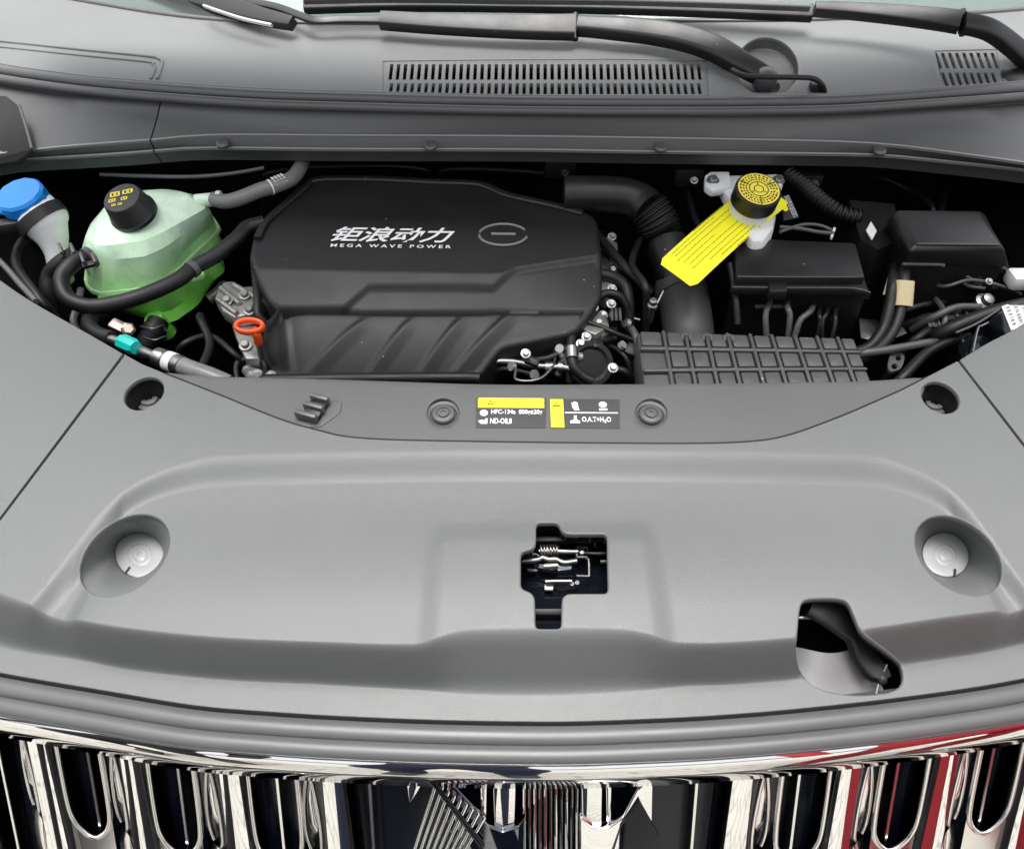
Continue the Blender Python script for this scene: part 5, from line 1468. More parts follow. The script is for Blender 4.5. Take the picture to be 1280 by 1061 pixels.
# wall the diamond label sits on
sw = thing('strut_tower', 'black strut tower wall between the low box and the fuse box', 'strut tower', at(1095, 340, .7))
V, F = loftVF([[at(1062, 250, .93), at(1118, 255, .93), at(1125, 300, .925), at(1098, 312, .925), at(1076, 300, .925)], [at(1062, 250, .93) + Vector((0, 0, -.25)), at(1118, 255, .93) + Vector((0, 0, -.25)), at(1125, 300, .925) + Vector((.01, -.02, -.25)), at(1098, 312, .925) + Vector((0, -.03, -.25)), at(1076, 300, .925) + Vector((0, -.03, -.25))]])
mesh('tower_wall', V, F, M_dark, sw, ang=40)
# taped cables
tcb = thing('taped_cables', 'two thick black cables bound with beige masking tape', 'cables', at(1100, 440, .82))
tube('cable', [at(1132, 322, .88), at(1130, 340, .915), at(1128, 368, .90), at(1122, 398, .88), at(1108, 425, .865), at(1085, 445, .855), at(1060, 455, .85)], 0.0085, M_rubber, tcb)
tube('cable', [at(1121, 322, .88), at(1117, 345, .912), at(1112, 380, .895), at(1104, 410, .875), at(1088, 432, .86), at(1070, 440, .855)], 0.0075, M_rubber, tcb)
a_, b_ = at(1129, 353, .912), at(1126.5, 384, .889)
v, f = sweep(resample([a_, b_], 6, False), rrect(0.026, 0.024, 0.007)); mesh('tape_wrap', v, f, M_tape, tcb, ang=40)
prism('tape_tab', [at(1104, 368, .90), at(1110, 346, .913), at(1118, 352, .912), at(1116, 369, .90)], (0, 0.001, -0.001), M_tape, tcb)
# sticker and tie on the rear wall
ls = thing('caution_sticker', 'black caution sticker with white writing beside the reservoir cap', 'sticker', at(988, 262, .93))
Q = [at(976, 246, .93), at(986, 243, .93), at(999, 272, .915), at(980, 276, .915)]
prism('backing', Q, (0, 0.002, -0.002), M_lblack, ls)
e1 = (Q[2] - Q[1]); e0 = (Q[0] - Q[1])
nn = e0.cross(e1).normalized()
if nn.z < 0: nn = -nn
for k in range(4):
    mbb = MB(); u = 0.05
    while u < 0.92:
        L = rnd.uniform(.05, .14)
        w0, w1 = 0.10 + k * 0.16, 0.18 + k * 0.16
        mbb.add([Q[1] + e1 * u + e0 * w0 + nn * .0008, Q[1] + e1 * min(u + L, .95) + e0 * w0 + nn * .0008, Q[1] + e1 * min(u + L, .95) + e0 * w1 + nn * .0008, Q[1] + e1 * u + e0 * w1 + nn * .0008], [[0, 1, 2, 3]])
        u += L + .03
    mbb.build('printed_line', M_wprint, ls, smooth=False)
yd = at(981, 262, .9265)
mesh('yellow_spot', [yd + (e1.normalized() * math.cos(a) + e0.normalized() * math.sin(a)) * 0.005 + nn * 0.002 for a in [2 * math.pi * i / 16 for i in range(16)]], [list(range(16))], M_yellow, ls, smooth=False)
tie = prism('cable_tie', [at(1038, 296, .925), at(1042, 284, .93), at(1045, 285, .93), at(1041, 297, .925)], (0, 0, -0.004), M_white)
tag(tie, 'small white cable tie on the wires behind the low black box', 'cable tie')
hose('thin black wire pair running to the white cable tie', [(975, 284, .93), (1000, 286, .93), (1022, 290, .928), (1042, 292, .926)], 0.003, M_seal, 'wire', 'wire')
hose('second thin wire above the white cable tie', [(975, 290, .93), (1003, 281, .932), (1025, 282, .931), (1040, 288, .928)], 0.0025, M_seal, 'wire', 'wire')
cg = thing('corrugated_conduit', 'black corrugated conduit behind the reservoir cap', 'conduit', at(1030, 250, .92))
v, f = bellowsVF([at(985, 218, .95), at(1005, 232, .945), at(1025, 250, .94), at(1050, 266, .935), at(1075, 272, .93)], 0.011, 0.0018, 0.007, 14); mesh('conduit', v, f, M_blackp, cg, ang=80)
# bracket with two holes
bk = thing('two_hole_bracket', 'small grey bracket with two holes low beside the air box', 'bracket', at(1120, 455, .84))
ol = [on_ for on_ in round_px([(1113, 442), (1127, 440), (1131, 446), (1126, 461), (1113, 464), (1110, 458)], 5)]
hl_ = [[at(c[0] + 4.2 * math.cos(a), c[1] + 4.0 * math.sin(a), .865) for a in [2 * math.pi * i / 14 for i in range(14)]] for c in ((1123, 447), (1118, 457.5))]
sheet('bracket_plate', [tuple(at(a, b, .865))[:2] for a, b in ol], [[(p.x, p.y) for p in q_] for q_ in hl_], lambda x, y: 0.865 + 0 * x, 0.006, M_seal, bk, lip=0.0008, depth=0.004, hole_depth=0.004, hole_lip=0.0006)
hose('flat black strap running from the bracket to the side wiring', [(1062, 450, .85), (1078, 442, .868), (1105, 438, .872), (1140, 432, .875), (1165, 428, .872), (1180, 430, .84), (1186, 440, .78)], 0.0055, M_seal, 'strap', 'strap')
# wiring at the far right
lw = thing('wire_bundle', 'tangled loop of black wires beside the fuse box', 'wires', at(1228, 350, .86))
for k in range(5):
    c = at(1226 + 3 * k, 341 + (k % 2) * 3, .905); r1_, r2_ = 0.030 + 0.004 * k, 0.018 + 0.003 * k
    P = [c + Vector((r1_ * math.cos(a), r2_ * math.sin(a), 0.006 * math.sin(2 * a + k))) for a in [2 * math.pi * i / 10 for i in range(8)]]
    tube('loop', P, 0.0026, M_seal if k % 2 else M_rubber, lw, seg=8)
cn2 = thing('right_connector', 'white paper label wrapped on a black harness by the side panel', 'harness', at(1260, 405, .86))
tube('harness', [at(1150, 445, .78), at(1164, 426, .85), at(1182, 414, .882), at(1215, 400, .895), at(1250, 388, .905), at(1290, 380, .91), at(1340, 372, .91)], 0.010, M_rubber, cn2)
casting('connector_box', [(1238, 398), (1252, 384), (1330, 356), (1340, 392), (1262, 424)], .914, 0.03, M_gloss, 0.003, cn2)
lab = [(1252, 383), (1330, 355), (1336, 386), (1264, 413)]
LP = [at(a, b, .9155) for a, b in lab]
lb = prism('paper_label', LP, (0, 0, -0.001), M_paper, cn2)
rnl = random.Random(5)
for k in range(8):
    mbb = MB(); v_ = 0.10
    while v_ < 0.88:
        L = rnl.uniform(.03, .09); u0 = 0.05 + k * 0.115
        q4 = [(u0, v_), (u0 + .055, v_), (u0 + .055, v_ + L), (u0, v_ + L)]
        mbb.add([LP[0].lerp(LP[1], u).lerp(LP[3].lerp(LP[2], u), w_) + Vector((0, 0, .0006)) for u, w_ in q4], [[0, 1, 2, 3]])
        v_ += L + rnl.uniform(.03, .08)
    mbb.build('printed_mark', mat('grey print', (0.25, 0.25, 0.25), 0.5), lb, smooth=False)
wb = thing('white_socket', 'white plastic socket at the edge of the fuse box wiring', 'socket', at(1275, 350, .89))
box('socket_body', at(1275, 349, .91), (0.034, 0.03, 0.022), M_white, wb, bev=0.006)
sn = thing('ground_bolt', 'shiny earth bolt on the wing beside the labelled harness', 'bolt', at(1231, 377, .88))
lathe('bolt_head', [(0.013, -0.004), (0.013, 0.0), (0.008, 0.002), (0.008, 0.009), (0.003, 0.011)], at(1231, 377, .893), (0.2, -0.4, 1), M_steel, sn, 12)
casting('terminal', [(1218, 376), (1228, 368), (1240, 374), (1236, 386), (1222, 388)], .89, 0.004, M_steel, 0.001, sn)
hl2 = thing('headlamp_bracket', 'black bracket with a thin wire edge behind the side panel seam', 'bracket', at(1225, 440, .85))
casting('bracket_body', [(1200, 430), (1226, 405), (1262, 398), (1268, 412), (1230, 440), (1205, 452)], .89, 0.03, M_gloss, 0.004, hl2)
tube('wire_and_glint', [at(1216, 440, .90), at(1222, 412, .905), at(1228, 407, .905), at(1252, 397, .908)], 0.0018, M_steel, hl2, seg=8)
tube('wire_and_glint', [at(1195, 416, .90), at(1222, 404, .905), at(1250, 386, .912)], 0.0018, M_seal, hl2, seg=8)  # pale tube drawn as the highlight on the gloss top edge
sl_ = thing('silver_plate', 'folded silver sheet tucked under the taped cables', 'plate', at(1100, 410, .84))
casting('leaf', [(1074, 398), (1098, 400), (1100, 416), (1086, 424), (1076, 422)], .862, 0.002, M_steel, 0.0005, sl_)
casting('leaf', [(1118, 412), (1128, 408), (1134, 416), (1114, 424)], .862, 0.002, M_steel, 0.0005, sl_)
# wires rising between box and air filter
cols_ = [((958, 408), (962, 380)), ((985, 408), (984, 382)), ((992, 414), (1014, 388)), ((1020, 414), (1024, 392)), ((1028, 415), (1034, 390)), ((1038, 418), (1044, 392))]
for k, (a, b) in enumerate(cols_):
    m_ = ((a[0] + b[0]) / 2 + (3 if k % 2 else -3), (a[1] + b[1]) / 2)
    hose(('thick grey wire beside the braided conduit', 'thick grey wire under the low box latch', 'thick grey wire slanting behind the air box ribs', 'thin black wire next to the slanting grey wire', 'thin black wire in the middle of the loom behind the air box', 'thin black wire at the silver sheet end of the loom')[k], [(a[0], a[1] + 12, .855), (*m_, .88), (*b, .885), (b[0] + 4, b[1] - 14, .86)], 0.0042 if k < 3 else 0.003, M_seal if k in (0, 1, 2) else M_rubber, 'wire', 'loom_wire', 'loom wires behind the air box', 10, 6)
cond = hose('narrow braided black conduit beside the intake elbow', [(912, 330, .92), (916, 350, .91), (920, 375, .895), (922, 405, .87)], 0.0045, M_rubber, 'conduit', 'conduit')

# ================================================================== COOLANT TANK
ct = thing('coolant_tank', 'cloudy coolant expansion tank filled with bright green coolant', 'coolant tank', at(200, 395, .79))
def L_(px, z): return [at(a, b, z) for a, b in px]
NT = 40
def loop(px, z, r=8):
    P = round_px(px, r, 4)
    # start from the point with the smallest x for consistent seams
    W = [at(a, b, z) for a, b in P]
    W = resample(W, NT)
    c = sum(W, Vector()) / NT
    k = min(range(NT), key=lambda i: abs(math.atan2(W[i].y - c.y, W[i].x - c.x) + math.pi * 0.75))
    return W[k:] + W[:k]
flange = [(107, 356), (120, 368), (185, 361), (206, 355), (276, 288), (262, 268), (222, 262), (150, 268), (112, 300)]
up_loops = [
    loop([(107, 357), (122, 367), (184, 360), (204, 354), (274, 287), (260, 268), (222, 262), (150, 268), (112, 305)], .872),
    loop([(110, 345), (124, 354), (184, 348), (204, 340), (270, 276), (258, 260), (222, 254), (150, 262), (112, 300)], .886),
    loop([(101, 315), (122, 326), (181, 321), (207, 309), (266, 266), (253, 249), (215, 243), (150, 251), (108, 290)], .922, 6),
    loop([(106, 297), (124, 308), (180, 301), (206, 289), (260, 259), (248, 244), (213, 239), (150, 247), (114, 277)], .940, 7),
    loop([(124, 272), (132, 279), (176, 272), (205, 262), (240, 247), (230, 240), (205, 236), (156, 240), (130, 258)], .956, 10),
    loop([(140, 262), (145, 266), (174, 262), (195, 256), (218, 247), (210, 242), (195, 240), (162, 243), (146, 254)], .960, 8)]
V, F = loftVF(up_loops)
mesh('upper_shell', V, F, M_tank, ct, ang=26)
lo_loops = [
    loop([(120, 372), (130, 378), (185, 366), (206, 360), (276, 294), (262, 274), (222, 268), (152, 275), (122, 310)], .866),
    loop([(124, 378), (136, 384), (190, 378), (212, 372), (284, 312), (270, 290), (228, 284), (156, 290), (126, 325)], .845),
    loop([(130, 380), (152, 390), (196, 392), (216, 388), (284, 338), (272, 318), (228, 312), (160, 316), (130, 345)], .82),
    loop([(150, 384), (166, 394), (200, 402), (216, 404), (250, 380), (266, 350), (228, 340), (170, 345), (150, 365)], .805, 10),
    loop([(165, 386), (176, 394), (202, 402), (214, 403), (240, 380), (250, 358), (226, 350), (180, 354), (166, 370)], .802, 8)]
V, F = loftVF(lo_loops)
mesh('lower_shell', V, F, M_tanklow, ct, ang=26)
fl = loop(flange, .870, 5)
cfl = sum(fl, Vector()) / NT
fl2 = [cfl + (p - cfl) * 1.018 for p in fl]
V, F = loftVF([[p + Vector((0, 0, -.0035)) for p in fl2], [cfl + (p - cfl) * 1.028 for p in fl], [p + Vector((0, 0, .0035)) for p in fl2]])
mesh('seam_flange', V, F, mat('tank seam plastic', (0.62, 0.88, 0.52), 0.3), ct, ang=60)
tax = Vector((-0.12, -0.32, 1)).normalized()
tcp = at(152, 247, .99)
v, f = latheVF([(0.031, -0.036), (0.0335, -0.034), (0.0335, -0.028), (0.0315, -0.026), (0.0268, -0.002), (0.025, 0.0), (0.0005, 0.0)], tcp, tax, 36); tcap = mesh('pressure_cap', v, f, M_blackp, ct)
v, f = latheVF([(0.026, -0.055), (0.029, -0.034)], tcp, tax, 30); mesh('filler_neck', v, f, M_tank, ct)
ux = (Vector((1, 0.15, 0)) - tax * Vector((1, 0.15, 0)).dot(tax)).normalized(); uy = tax.cross(ux)
for x0, y0, ww, hh in ((-0.010, 0.008, .014, .009), (0.008, 0.009, .015, .008), (-0.013, -0.003, .010, .006), (0.004, -0.003, .009, .006), (-0.010, -0.012, .006, .004), (-0.001, -0.012, .006, .004)):
    for (a0, b0, a1, b1) in ((-.5, -.5, .5, -.32), (-.5, .3, .5, .5), (-.5, -.5, -.34, .5), (.3, -.5, .5, .5), (-.12, -.2, .14, .18)):
        patch('yellow_mark', tcap, tcp, ux, uy, tax, x0 + ww * a0, y0 + hh * b0, x0 + ww * a1, y0 + hh * b1, M_yprint, 0.0006)
lathe('outlet_spigot', [(0.010, -0.02), (0.010, 0.01), (0.012, 0.012), (0.012, 0.018)], at(262, 250, .945), (1, 0.1, 0.05), M_tank, ct, 18)
lathe('bottom_spigot', [(0.014, -0.03), (0.014, 0.01)], at(196, 402, .81), (-.2, -.3, 1), M_tanklow, ct, 18)
box('side_clip', at(247, 346, .862), (0.022, 0.012, 0.012), M_tank, ct, bev=0.003, rot=(0, 0, .6))
casting('front_nub', [(100, 306), (112, 302), (118, 330), (104, 332)], .905, 0.03, M_tank, 0.006, ct)

# ================================================================== WASHER FILLER
wf = thing('washer_filler', 'white washer filler neck with a blue flip cap in a black collar', 'filler', at(75, 335, .82))
wa = (at(24, 240, .985) - at(72, 325, .90)).normalized()
w0_ = at(26, 246, .982)
v, f = latheVF([(0.0325, -0.014), (0.034, -0.012), (0.034, 0.003), (0.031, 0.007), (0.0005, 0.0075)], w0_, Vector((-.10, -.22, 1)), 12); capw = mesh('flip_cap', v, f, M_blue, wf, ang=30)
box('cap_tab', at(10, 266, .972), (0.03, 0.008, 0.006), M_blue, wf, bev=0.002, rot=(0, 0, -.2))
P = catmull([at(40, 261, .961), at(47, 267, .956), at(56, 280, .945), at(66, 300, .925), at(74, 330, .895), at(78, 350, .87)], 5)
sc_ = []
for i in range(len(P)):
    t = i / (len(P) - 1)
    sc_.append(1.05 if t < .25 else (1.05 + .12 * math.sin((t - .25) / .2 * math.pi) if t < .45 else 0.98 - .45 * min(1, (t - .45) / .25)))
v, f = sweep(P, circ(0.030, 22), sc_); mesh('filler_neck', v, f, M_white, wf, ang=60)
k0, k1 = at(46, 268, .957), at(58, 281, .944)
v, f = latheVF([(0.032, -0.008), (0.0365, -0.008), (0.0365, 0.008), (0.032, 0.008)], (k0 + k1) / 2, k0 - k1, 28); mesh('black_collar', v, f, M_rubber, wf)
box('collar_arm', at(12, 282, .955), (0.06, 0.02, 0.016), M_rubber, wf, bev=0.004, rot=(0, 0, .3))

# ================================================================== HOSES ON THE LEFT
lh = thing('coolant_hose', 'long black coolant hose looping in front of the green tank', 'hose', at(120, 385, .84))
tube('hose_body', [at(106, 322, .925), at(90, 331, .925), at(77, 348, .918), at(84, 372, .905), at(112, 383, .898), at(150, 378, .898), at(190, 365, .9), at(222, 350, .903), at(243, 334, .907), at(270, 319, .912), at(296, 298, .92), at(310, 284, .925), at(330, 279, .925)], 0.0108, M_rubber, lh, 16)
for c, d in (((110, 320, .926), (100, 326, .926)), ((241, 336, .907), (246, 332, .908))):
    v, f = latheVF([(0.0108, -0.004), (0.0125, -0.004), (0.0125, 0.004), (0.0108, 0.004)], at(*c), at(*c) - at(*d), 18); mesh('hose_clip', v, f, M_seal, lh)
for c in ((85, 315), (112, 327)):
    cl = thing('spring_clamp', 'black spring clamp with open ears ' + ('next to the white filler neck' if c[0] < 100 else 'against the cloudy tank'), 'clamp', at(*c, .92), 'spring clamps by the tank')
    cc = at(*c, .932)
    for s in (-1, 1):
        box('ear', cc + Vector((s * 0.008, 0, 0.003)), (0.004, 0.018, 0.012), M_seal, cl, bev=0.001, rot=(.3, 0, .5))
    box('band', cc + Vector((0, 0, -0.004)), (0.022, 0.010, 0.006), M_rubber, cl, bev=0.002, rot=(.2, 0, .5))
hose('black hose dropping beside the white filler neck', [(92, 318, .925), (74, 330, .915), (62, 345, .90), (60, 368, .88), (66, 392, .85)], 0.011)
hose('slim grey pipe standing in front of the tank corner', [(101, 362, .87), (96, 385, .865), (92, 400, .86), (96, 412, .85)], 0.005, M_greypipe, 'pipe', 'pipe')
gp = thing('grey_vent_pipe', 'grey vent pipe with a printed band running behind the tank', 'pipe', at(300, 252, .93))
tube('pipe_body', [at(266, 249, .946), at(282, 252, .946), at(300, 248, .95), at(325, 238, .955), at(348, 231, .958), at(366, 222, .958), at(376, 208, .955), at(380, 196, .95)], 0.0108, M_greypipe, gp, 16)
pb0, pb1 = at(341, 233, .957), at(356, 227, .9582)
v, f = latheVF([(0.0112, 0), (0.0112, (pb1 - pb0).length)], pb0, pb1 - pb0, 18); pbm = mesh('printed_band', v, f, M_lblack, gp)
pd = (pb1 - pb0).normalized(); pu = Vector((0, -.55, .83)); pu = (pu - pd * pu.dot(pd)).normalized()
for k in range(4):
    mbb = MB()
    for j in range(4):
        a = -0.8 + j * 0.45
        ps = pd.cross(pu)
        c = pb0 + pd * (0.003 + k * 0.0052) + (pu * math.cos(a) + ps * math.sin(a)) * 0.0114
        mbb.add(*boxVF(c, (0.0032, 0.0024, 0.0016)))
    mbb.build('printed_mark', M_wprint, pbm, smooth=False)
v, f = latheVF([(0.0112, -0.001), (0.0118, -0.001), (0.0118, 0.001), (0.0112, 0.001)], pb0 - pd * .004, pd, 18); mesh('white_line', v, f, M_wprint, gp)
hose('thin black cable along the wall above the tank', [(125, 218, .95), (175, 220, .95), (240, 221, .952), (290, 217, .955), (330, 210, .958)], 0.003, M_seal, 'cable', 'cable')
# air-conditioning line with teal service cap
ac = thing('service_line', 'air conditioning line with a teal service cap and silver ferrule', 'service line', at(190, 450, .86))
tube('hose_bend', [at(128, 390, .87), at(114, 396, .88), at(112, 408, .89), at(122, 418, .897), at(140, 424, .902)], 0.0105, M_rubber, ac, 14)
tube('metal_pipe', [at(138, 424, .903), at(160, 432, .906), at(185, 442, .908), at(205, 450, .908)], 0.0065, M_steel, ac, 14)
pa, pb2 = at(152, 427, .912), at(170, 435, .915)
v, f = latheVF([(0.0095, 0.0), (0.0105, 0.002), (0.0105, (pb2 - pa).length * .8), (0.0085, (pb2 - pa).length), (0.0005, (pb2 - pa).length)], pa, pb2 - pa, 8); mesh('teal_cap', v, f, M_teal, ac, ang=25)
pa, pb2 = at(196, 446, .909), at(228, 458, .909)
v, f = latheVF([(0.010, 0), (0.0125, 0.001), (0.0125, .012), (0.0118, .013), (0.0118, .016), (0.0125, .017), (0.0125, (pb2 - pa).length - .001), (0.011, (pb2 - pa).length)], pa, pb2 - pa, 20); fe = mesh('ferrule', v, f, M_steel, ac)
v, f = latheVF([(0.0128, 0.018), (0.0128, 0.030)], pa, pb2 - pa, 20); mesh('paper_label', v, f, M_paper, fe)
tube('hose_end', [at(226, 457, .909), at(242, 463, .908), at(262, 470, .905), at(285, 480, .898)], 0.0115, M_greypipe, ac, 14)
fbk = thing('fitting_block', 'small brass coloured pipe fitting block above the teal cap', 'fitting', at(152, 412, .89))
box('block', at(150, 410, .898), (0.026, 0.016, 0.016), M_copper, fbk, bev=0.004, rot=(.2, .2, -.4))
lathe('fitting_nut', [(0.009, 0), (0.009, .007), (0.006, .009)], at(160, 413, .904), (.5, -.5, .8), M_copper, fbk, 6)
uc = thing('outlet_hose', 'black hose with a wire clamp under the green tank', 'hose', at(190, 430, .79))
tube('hose_body', [at(198, 402, .815), at(192, 414, .81), at(184, 428, .80), at(176, 445, .785)], 0.0155, M_rubber, uc, 16)
v, f = latheVF([(0.0155, -0.006), (0.0175, -0.006), (0.0175, 0.006), (0.0155, 0.006)], at(192, 414, .81), at(198, 402, .815) - at(184, 428, .80), 20); mesh('clamp_band', v, f, M_rubber, uc)
for k in range(2): tube('clamp_wire', [at(176 + k * 4, 408 + 14 * k, .83), at(190 + k * 3, 411 + 14 * k, .832), at(204 + k * 2, 407 + 14 * k, .828), at(207, 414 + 12 * k, .82)], 0.0016, M_steel, uc, seg=8)

# ================================================================== ENGINE MOUNT AND DIPSTICK
mo = thing('engine_mount', 'cast aluminium engine mount arm between tank and engine cover', 'engine mount', at(305, 400, .80))
casting('arm_plate', [(268, 372), (276, 352), (292, 350), (300, 358), (326, 356), (330, 376), (318, 392), (292, 396), (278, 388)], .875, 0.02, M_alu, 0.004, mo)
for (a, b), (c, d) in (((276, 360), (300, 380)), ((292, 356), (320, 372)), ((272, 374), (296, 392))):
    tube('rib', [at(a, b, .878), at(c, d, .878)], 0.004, M_alu, mo, seg=8)
casting('lower_arm', [(288, 400), (298, 394), (318, 394), (322, 418), (324, 448), (306, 448), (294, 420)], .855, 0.02, M_alu, 0.004, mo)
for a, b in ((306, 369), (284, 376), (312, 388), (307, 432)): bolt('mount_bolt', at(a, b, .879 if b < 395 else .859), (0, -.3, 1), 0.0055, M_steel, mo)
hose('black hose dropping past the aluminium mount to the dipstick', [(318, 326, .90), (320, 350, .895), (322, 372, .89), (322, 392, .88), (330, 402, .87)], 0.006)
hose('short black hose stub behind the aluminium mount', [(262, 376, .86), (275, 366, .865), (282, 358, .865)], 0.010)
dp = thing('oil_dipstick', 'orange oval oil dipstick handle beside the engine cover', 'dipstick', at(315, 425, .86))
dc = at(312, 408, .905)
P = [dc + Vector((0.0175 * math.cos(a), 0.0065 * math.sin(a), 0.005 * math.sin(a))) for a in [2 * math.pi * i / 24 for i in range(24)]]
V = []; F = []
k_ = circ(0.0042, 8)
for i in range(24):
    t_ = (P[(i + 1) % 24] - P[i - 1]).normalized(); u_ = Vector((0, -.3, 1)); u_ = (u_ - t_ * u_.dot(t_)).normalized(); s_ = t_.cross(u_)
    V += [P[i] + s_ * a * .8 + u_ * b * 1.3 for a, b in k_]
for i in range(24):
    for j in range(8): F.append([i * 8 + j, i * 8 + (j + 1) % 8, ((i + 1) % 24) * 8 + (j + 1) % 8, ((i + 1) % 24) * 8 + j])
mesh('handle_loop', V, F, M_orange, dp, ang=70)
tube('handle_stem', [at(316, 411, .903), at(321, 418, .895), at(323, 428, .88)], 0.006, M_orange, dp, seg=10)
tube('dipstick_tube', [at(322, 424, .885), at(325, 440, .86), at(326, 470, .82)], 0.004, M_steel, dp, seg=10)
jb = thing('alternator_bracket', 'small wire loop and zinc lugs at the foot of the aluminium mount', 'bracket', at(312, 462, .82))
tube('wire_loop', [at(296, 474, .83), at(295, 458, .84), at(302, 450, .845), at(322, 451, .845), at(330, 454, .845), at(331, 472, .83)], 0.004, M_rubber, jb)
for a, b in ((310, 463), (318, 458), (322, 468), (339, 470), (314, 470)): bolt('lug', at(a, b, .835), (.2, -.9, .6), 0.005, M_alu, jb)

# ================================================================== LOOSE DARK HARNESS behind everything
rnd = random.Random(11)
dk = [((340, 215), (420, 208), (520, 210)), ((560, 212), (650, 214), (720, 222)), ((860, 240), (872, 280), (905, 300)), ((848, 225), (880, 232), (905, 240)), ((30, 300), (20, 330), (48, 372)),
      ((1100, 222), (1140, 240), (1165, 258)), ((1190, 215), (1182, 232), (1176, 262)), ((1150, 400), (1180, 395), (1215, 392)), ((1140, 385), (1190, 375), (1240, 360)), ((1130, 470), (1160, 440), (1195, 425)),
      ((230, 430), (262, 420), (290, 440)), ((250, 398), (262, 430), (250, 468)), ((1160, 352), (1190, 368), (1222, 362)), ((1150, 420), (1175, 405), (1200, 398)), ((800, 300), (790, 330), (806, 356))]
DKL = ['behind the grey vent pipe and the engine cover', 'along the wall behind the engine cover badge', 'beside the ribbed bellows under the yellow tag', 'left of the white reservoir ear', 'under the blue washer cap',
       'slanting behind the fuse box lid', 'standing upright behind the fuse box', 'in front of the earth bolt', 'running from the masking tape to the white socket', 'rising from the two hole bracket',
       'in the dark gap under the aluminium mount', 'dropping beside the green tank', 'hanging under the fuse box lid', 'crossing below the fuse box case', 'between the engine lugs and the bellows']
for k, px in enumerate(dk):
    z0 = 0.90 if px[0][1] < 330 else 0.86
    P = [at(a, b, z0 + rnd.uniform(-.01, .012)) for a, b in px]
    d0, d1 = (P[0] - P[1]).normalized(), (P[-1] - P[-2]).normalized()
    P = [P[0] + d0 * .05 + Vector((0, 0.02, -.13)), P[0] + d0 * .02 + Vector((0, 0.01, -.03))] + P + [P[-1] + d1 * .02 + Vector((0, 0.01, -.03)), P[-1] + d1 * .05 + Vector((0, .02, -.13))]
    o = tube('harness_branch', P, rnd.uniform(.004, .008), M_rubber if k % 3 else M_blackp)
    tag(o, 'black wiring branch ' + DKL[k], 'wiring', 'dark wiring branches')
ap2 = [((846, 228), 'a'), ((800, 205), 'b')]
for k, (a, b, w_, h_) in enumerate(((700, 208, .05, .03), (860, 218, .045, .03), (1010, 222, .04, .02))):
    o = thing('firewall_bracket', 'black bracket block under the apron ' + ('behind the engine badge', 'beside the white reservoir', 'above the corrugated conduit', 'behind the engine lettering', 'above the fuse box lid')[k], 'bracket', at(a, b, .93), 'brackets under the apron')
    box('bracket_block', at(a, b, .935), (w_, 0.03, h_), M_dark, o, bev=0.004)
    bolt('bracket_bolt', at(a + 6, b + 3, .95) + Vector((0, -.012, 0)), (0, -.6, 1), 0.004, M_steel if k in (1, 3) else M_blackp, o)

# ================================================================== SMALL CLUTTER round the engine front and the right wing
clut = thing('engine_front_loom', 'dark loom with silver clips in front of the aluminium lugs', 'loom', at(700, 455, .80))
rnd = random.Random(21)
for k, P in enumerate([[(600, 478, .80), (625, 462, .835), (650, 464, .838), (676, 472, .83), (700, 482, .80)], [(630, 446, .83), (660, 450, .842), (690, 446, .85), (712, 430, .856)], [(690, 430, .84), (700, 440, .852), (708, 456, .845), (712, 476, .82)],
                       [(722, 440, .85), (728, 452, .846), (722, 470, .83), (716, 484, .80)], [(752, 430, .84), (770, 436, .85), (784, 450, .845), (790, 474, .82)], [(774, 404, .85), (790, 412, .858), (796, 430, .85), (792, 455, .83)], [(756, 470, .82), (772, 462, .835), (786, 468, .83), (796, 484, .80)]]):
    tube('loom_branch', [at(*p) for p in P], rnd.uniform(.0032, .0058), (M_rubber, M_blackp, M_seal)[k % 3], clut, seg=10)
for a, b, z in ((668, 468, .845), (640, 458, .848), (724, 446, .856), (700, 436, .858), (778, 432, .86), (752, 418, .862), (784, 404, .866)):
    lathe('silver_clip', [(0.0042, -0.003), (0.0062, -0.003), (0.0062, 0.003), (0.0042, 0.003)], at(a, b, z), (rnd.uniform(-1, 1), rnd.uniform(-1, 0), rnd.uniform(0, 1)), M_alu, clut, 12)
for a, b, z, sx, sy, sz in ((665, 452, .85, .02, .012, .012), (745, 432, .862, .016, .014, .016), (790, 440, .85, .02, .018, .02)):
    box('plug', at(a, b, z), (sx, sy, sz), M_blackp, clut, bev=.003, rot=(.4, .2, rnd.uniform(-.5, .5)))
rw = thing('wing_wiring', 'stacked black plugs and wiring on the wing under the fuse box', 'wiring', at(1190, 400, .80))
for a, b, z, sx, sy, sz in ((1190, 394, .875, .05, .02, .02), (1168, 406, .868, .03, .02, .022), (1198, 428, .86, .035, .02, .02)):
    p = box('plug', at(a, b, z), (sx, sy, sz), M_blackp, rw, bev=.003, rot=(.4, 0, rnd.uniform(-.3, .4)))
    for j in range(3): box('plug_rib', at(a, b, z) + Vector(((j - 1) * sx * .28, -sy * .3, sz * .45)), (sx * .08, sy * .7, .003), M_seal, p, bev=.0006, rot=(.4, 0, 0))
for k, P in enumerate([[(1150, 352, .87), (1180, 358, .90), (1212, 350, .91), (1246, 356, .905), (1275, 368, .88)], [(1200, 330, .88), (1222, 338, .915), (1250, 336, .91), (1262, 345, .90)], [(1140, 412, .85), (1168, 396, .885), (1196, 384, .895), (1225, 384, .89)], [(1205, 446, .85), (1200, 420, .875), (1212, 402, .885), (1240, 396, .885)], [(1160, 440, .83), (1178, 412, .872), (1180, 390, .885), (1168, 372, .87)]]):
    tube('wire', [at(*p) for p in P], (.0026, .0035, .005, .003, .004)[k], (M_seal, M_rubber)[k % 2], rw, seg=8)
for a, b, z in ((1236, 352, .915), (1243, 432, .87)):
    bolt('screw', at(a, b, z), (.1, -.5, 1), .0032, M_alu, rw)

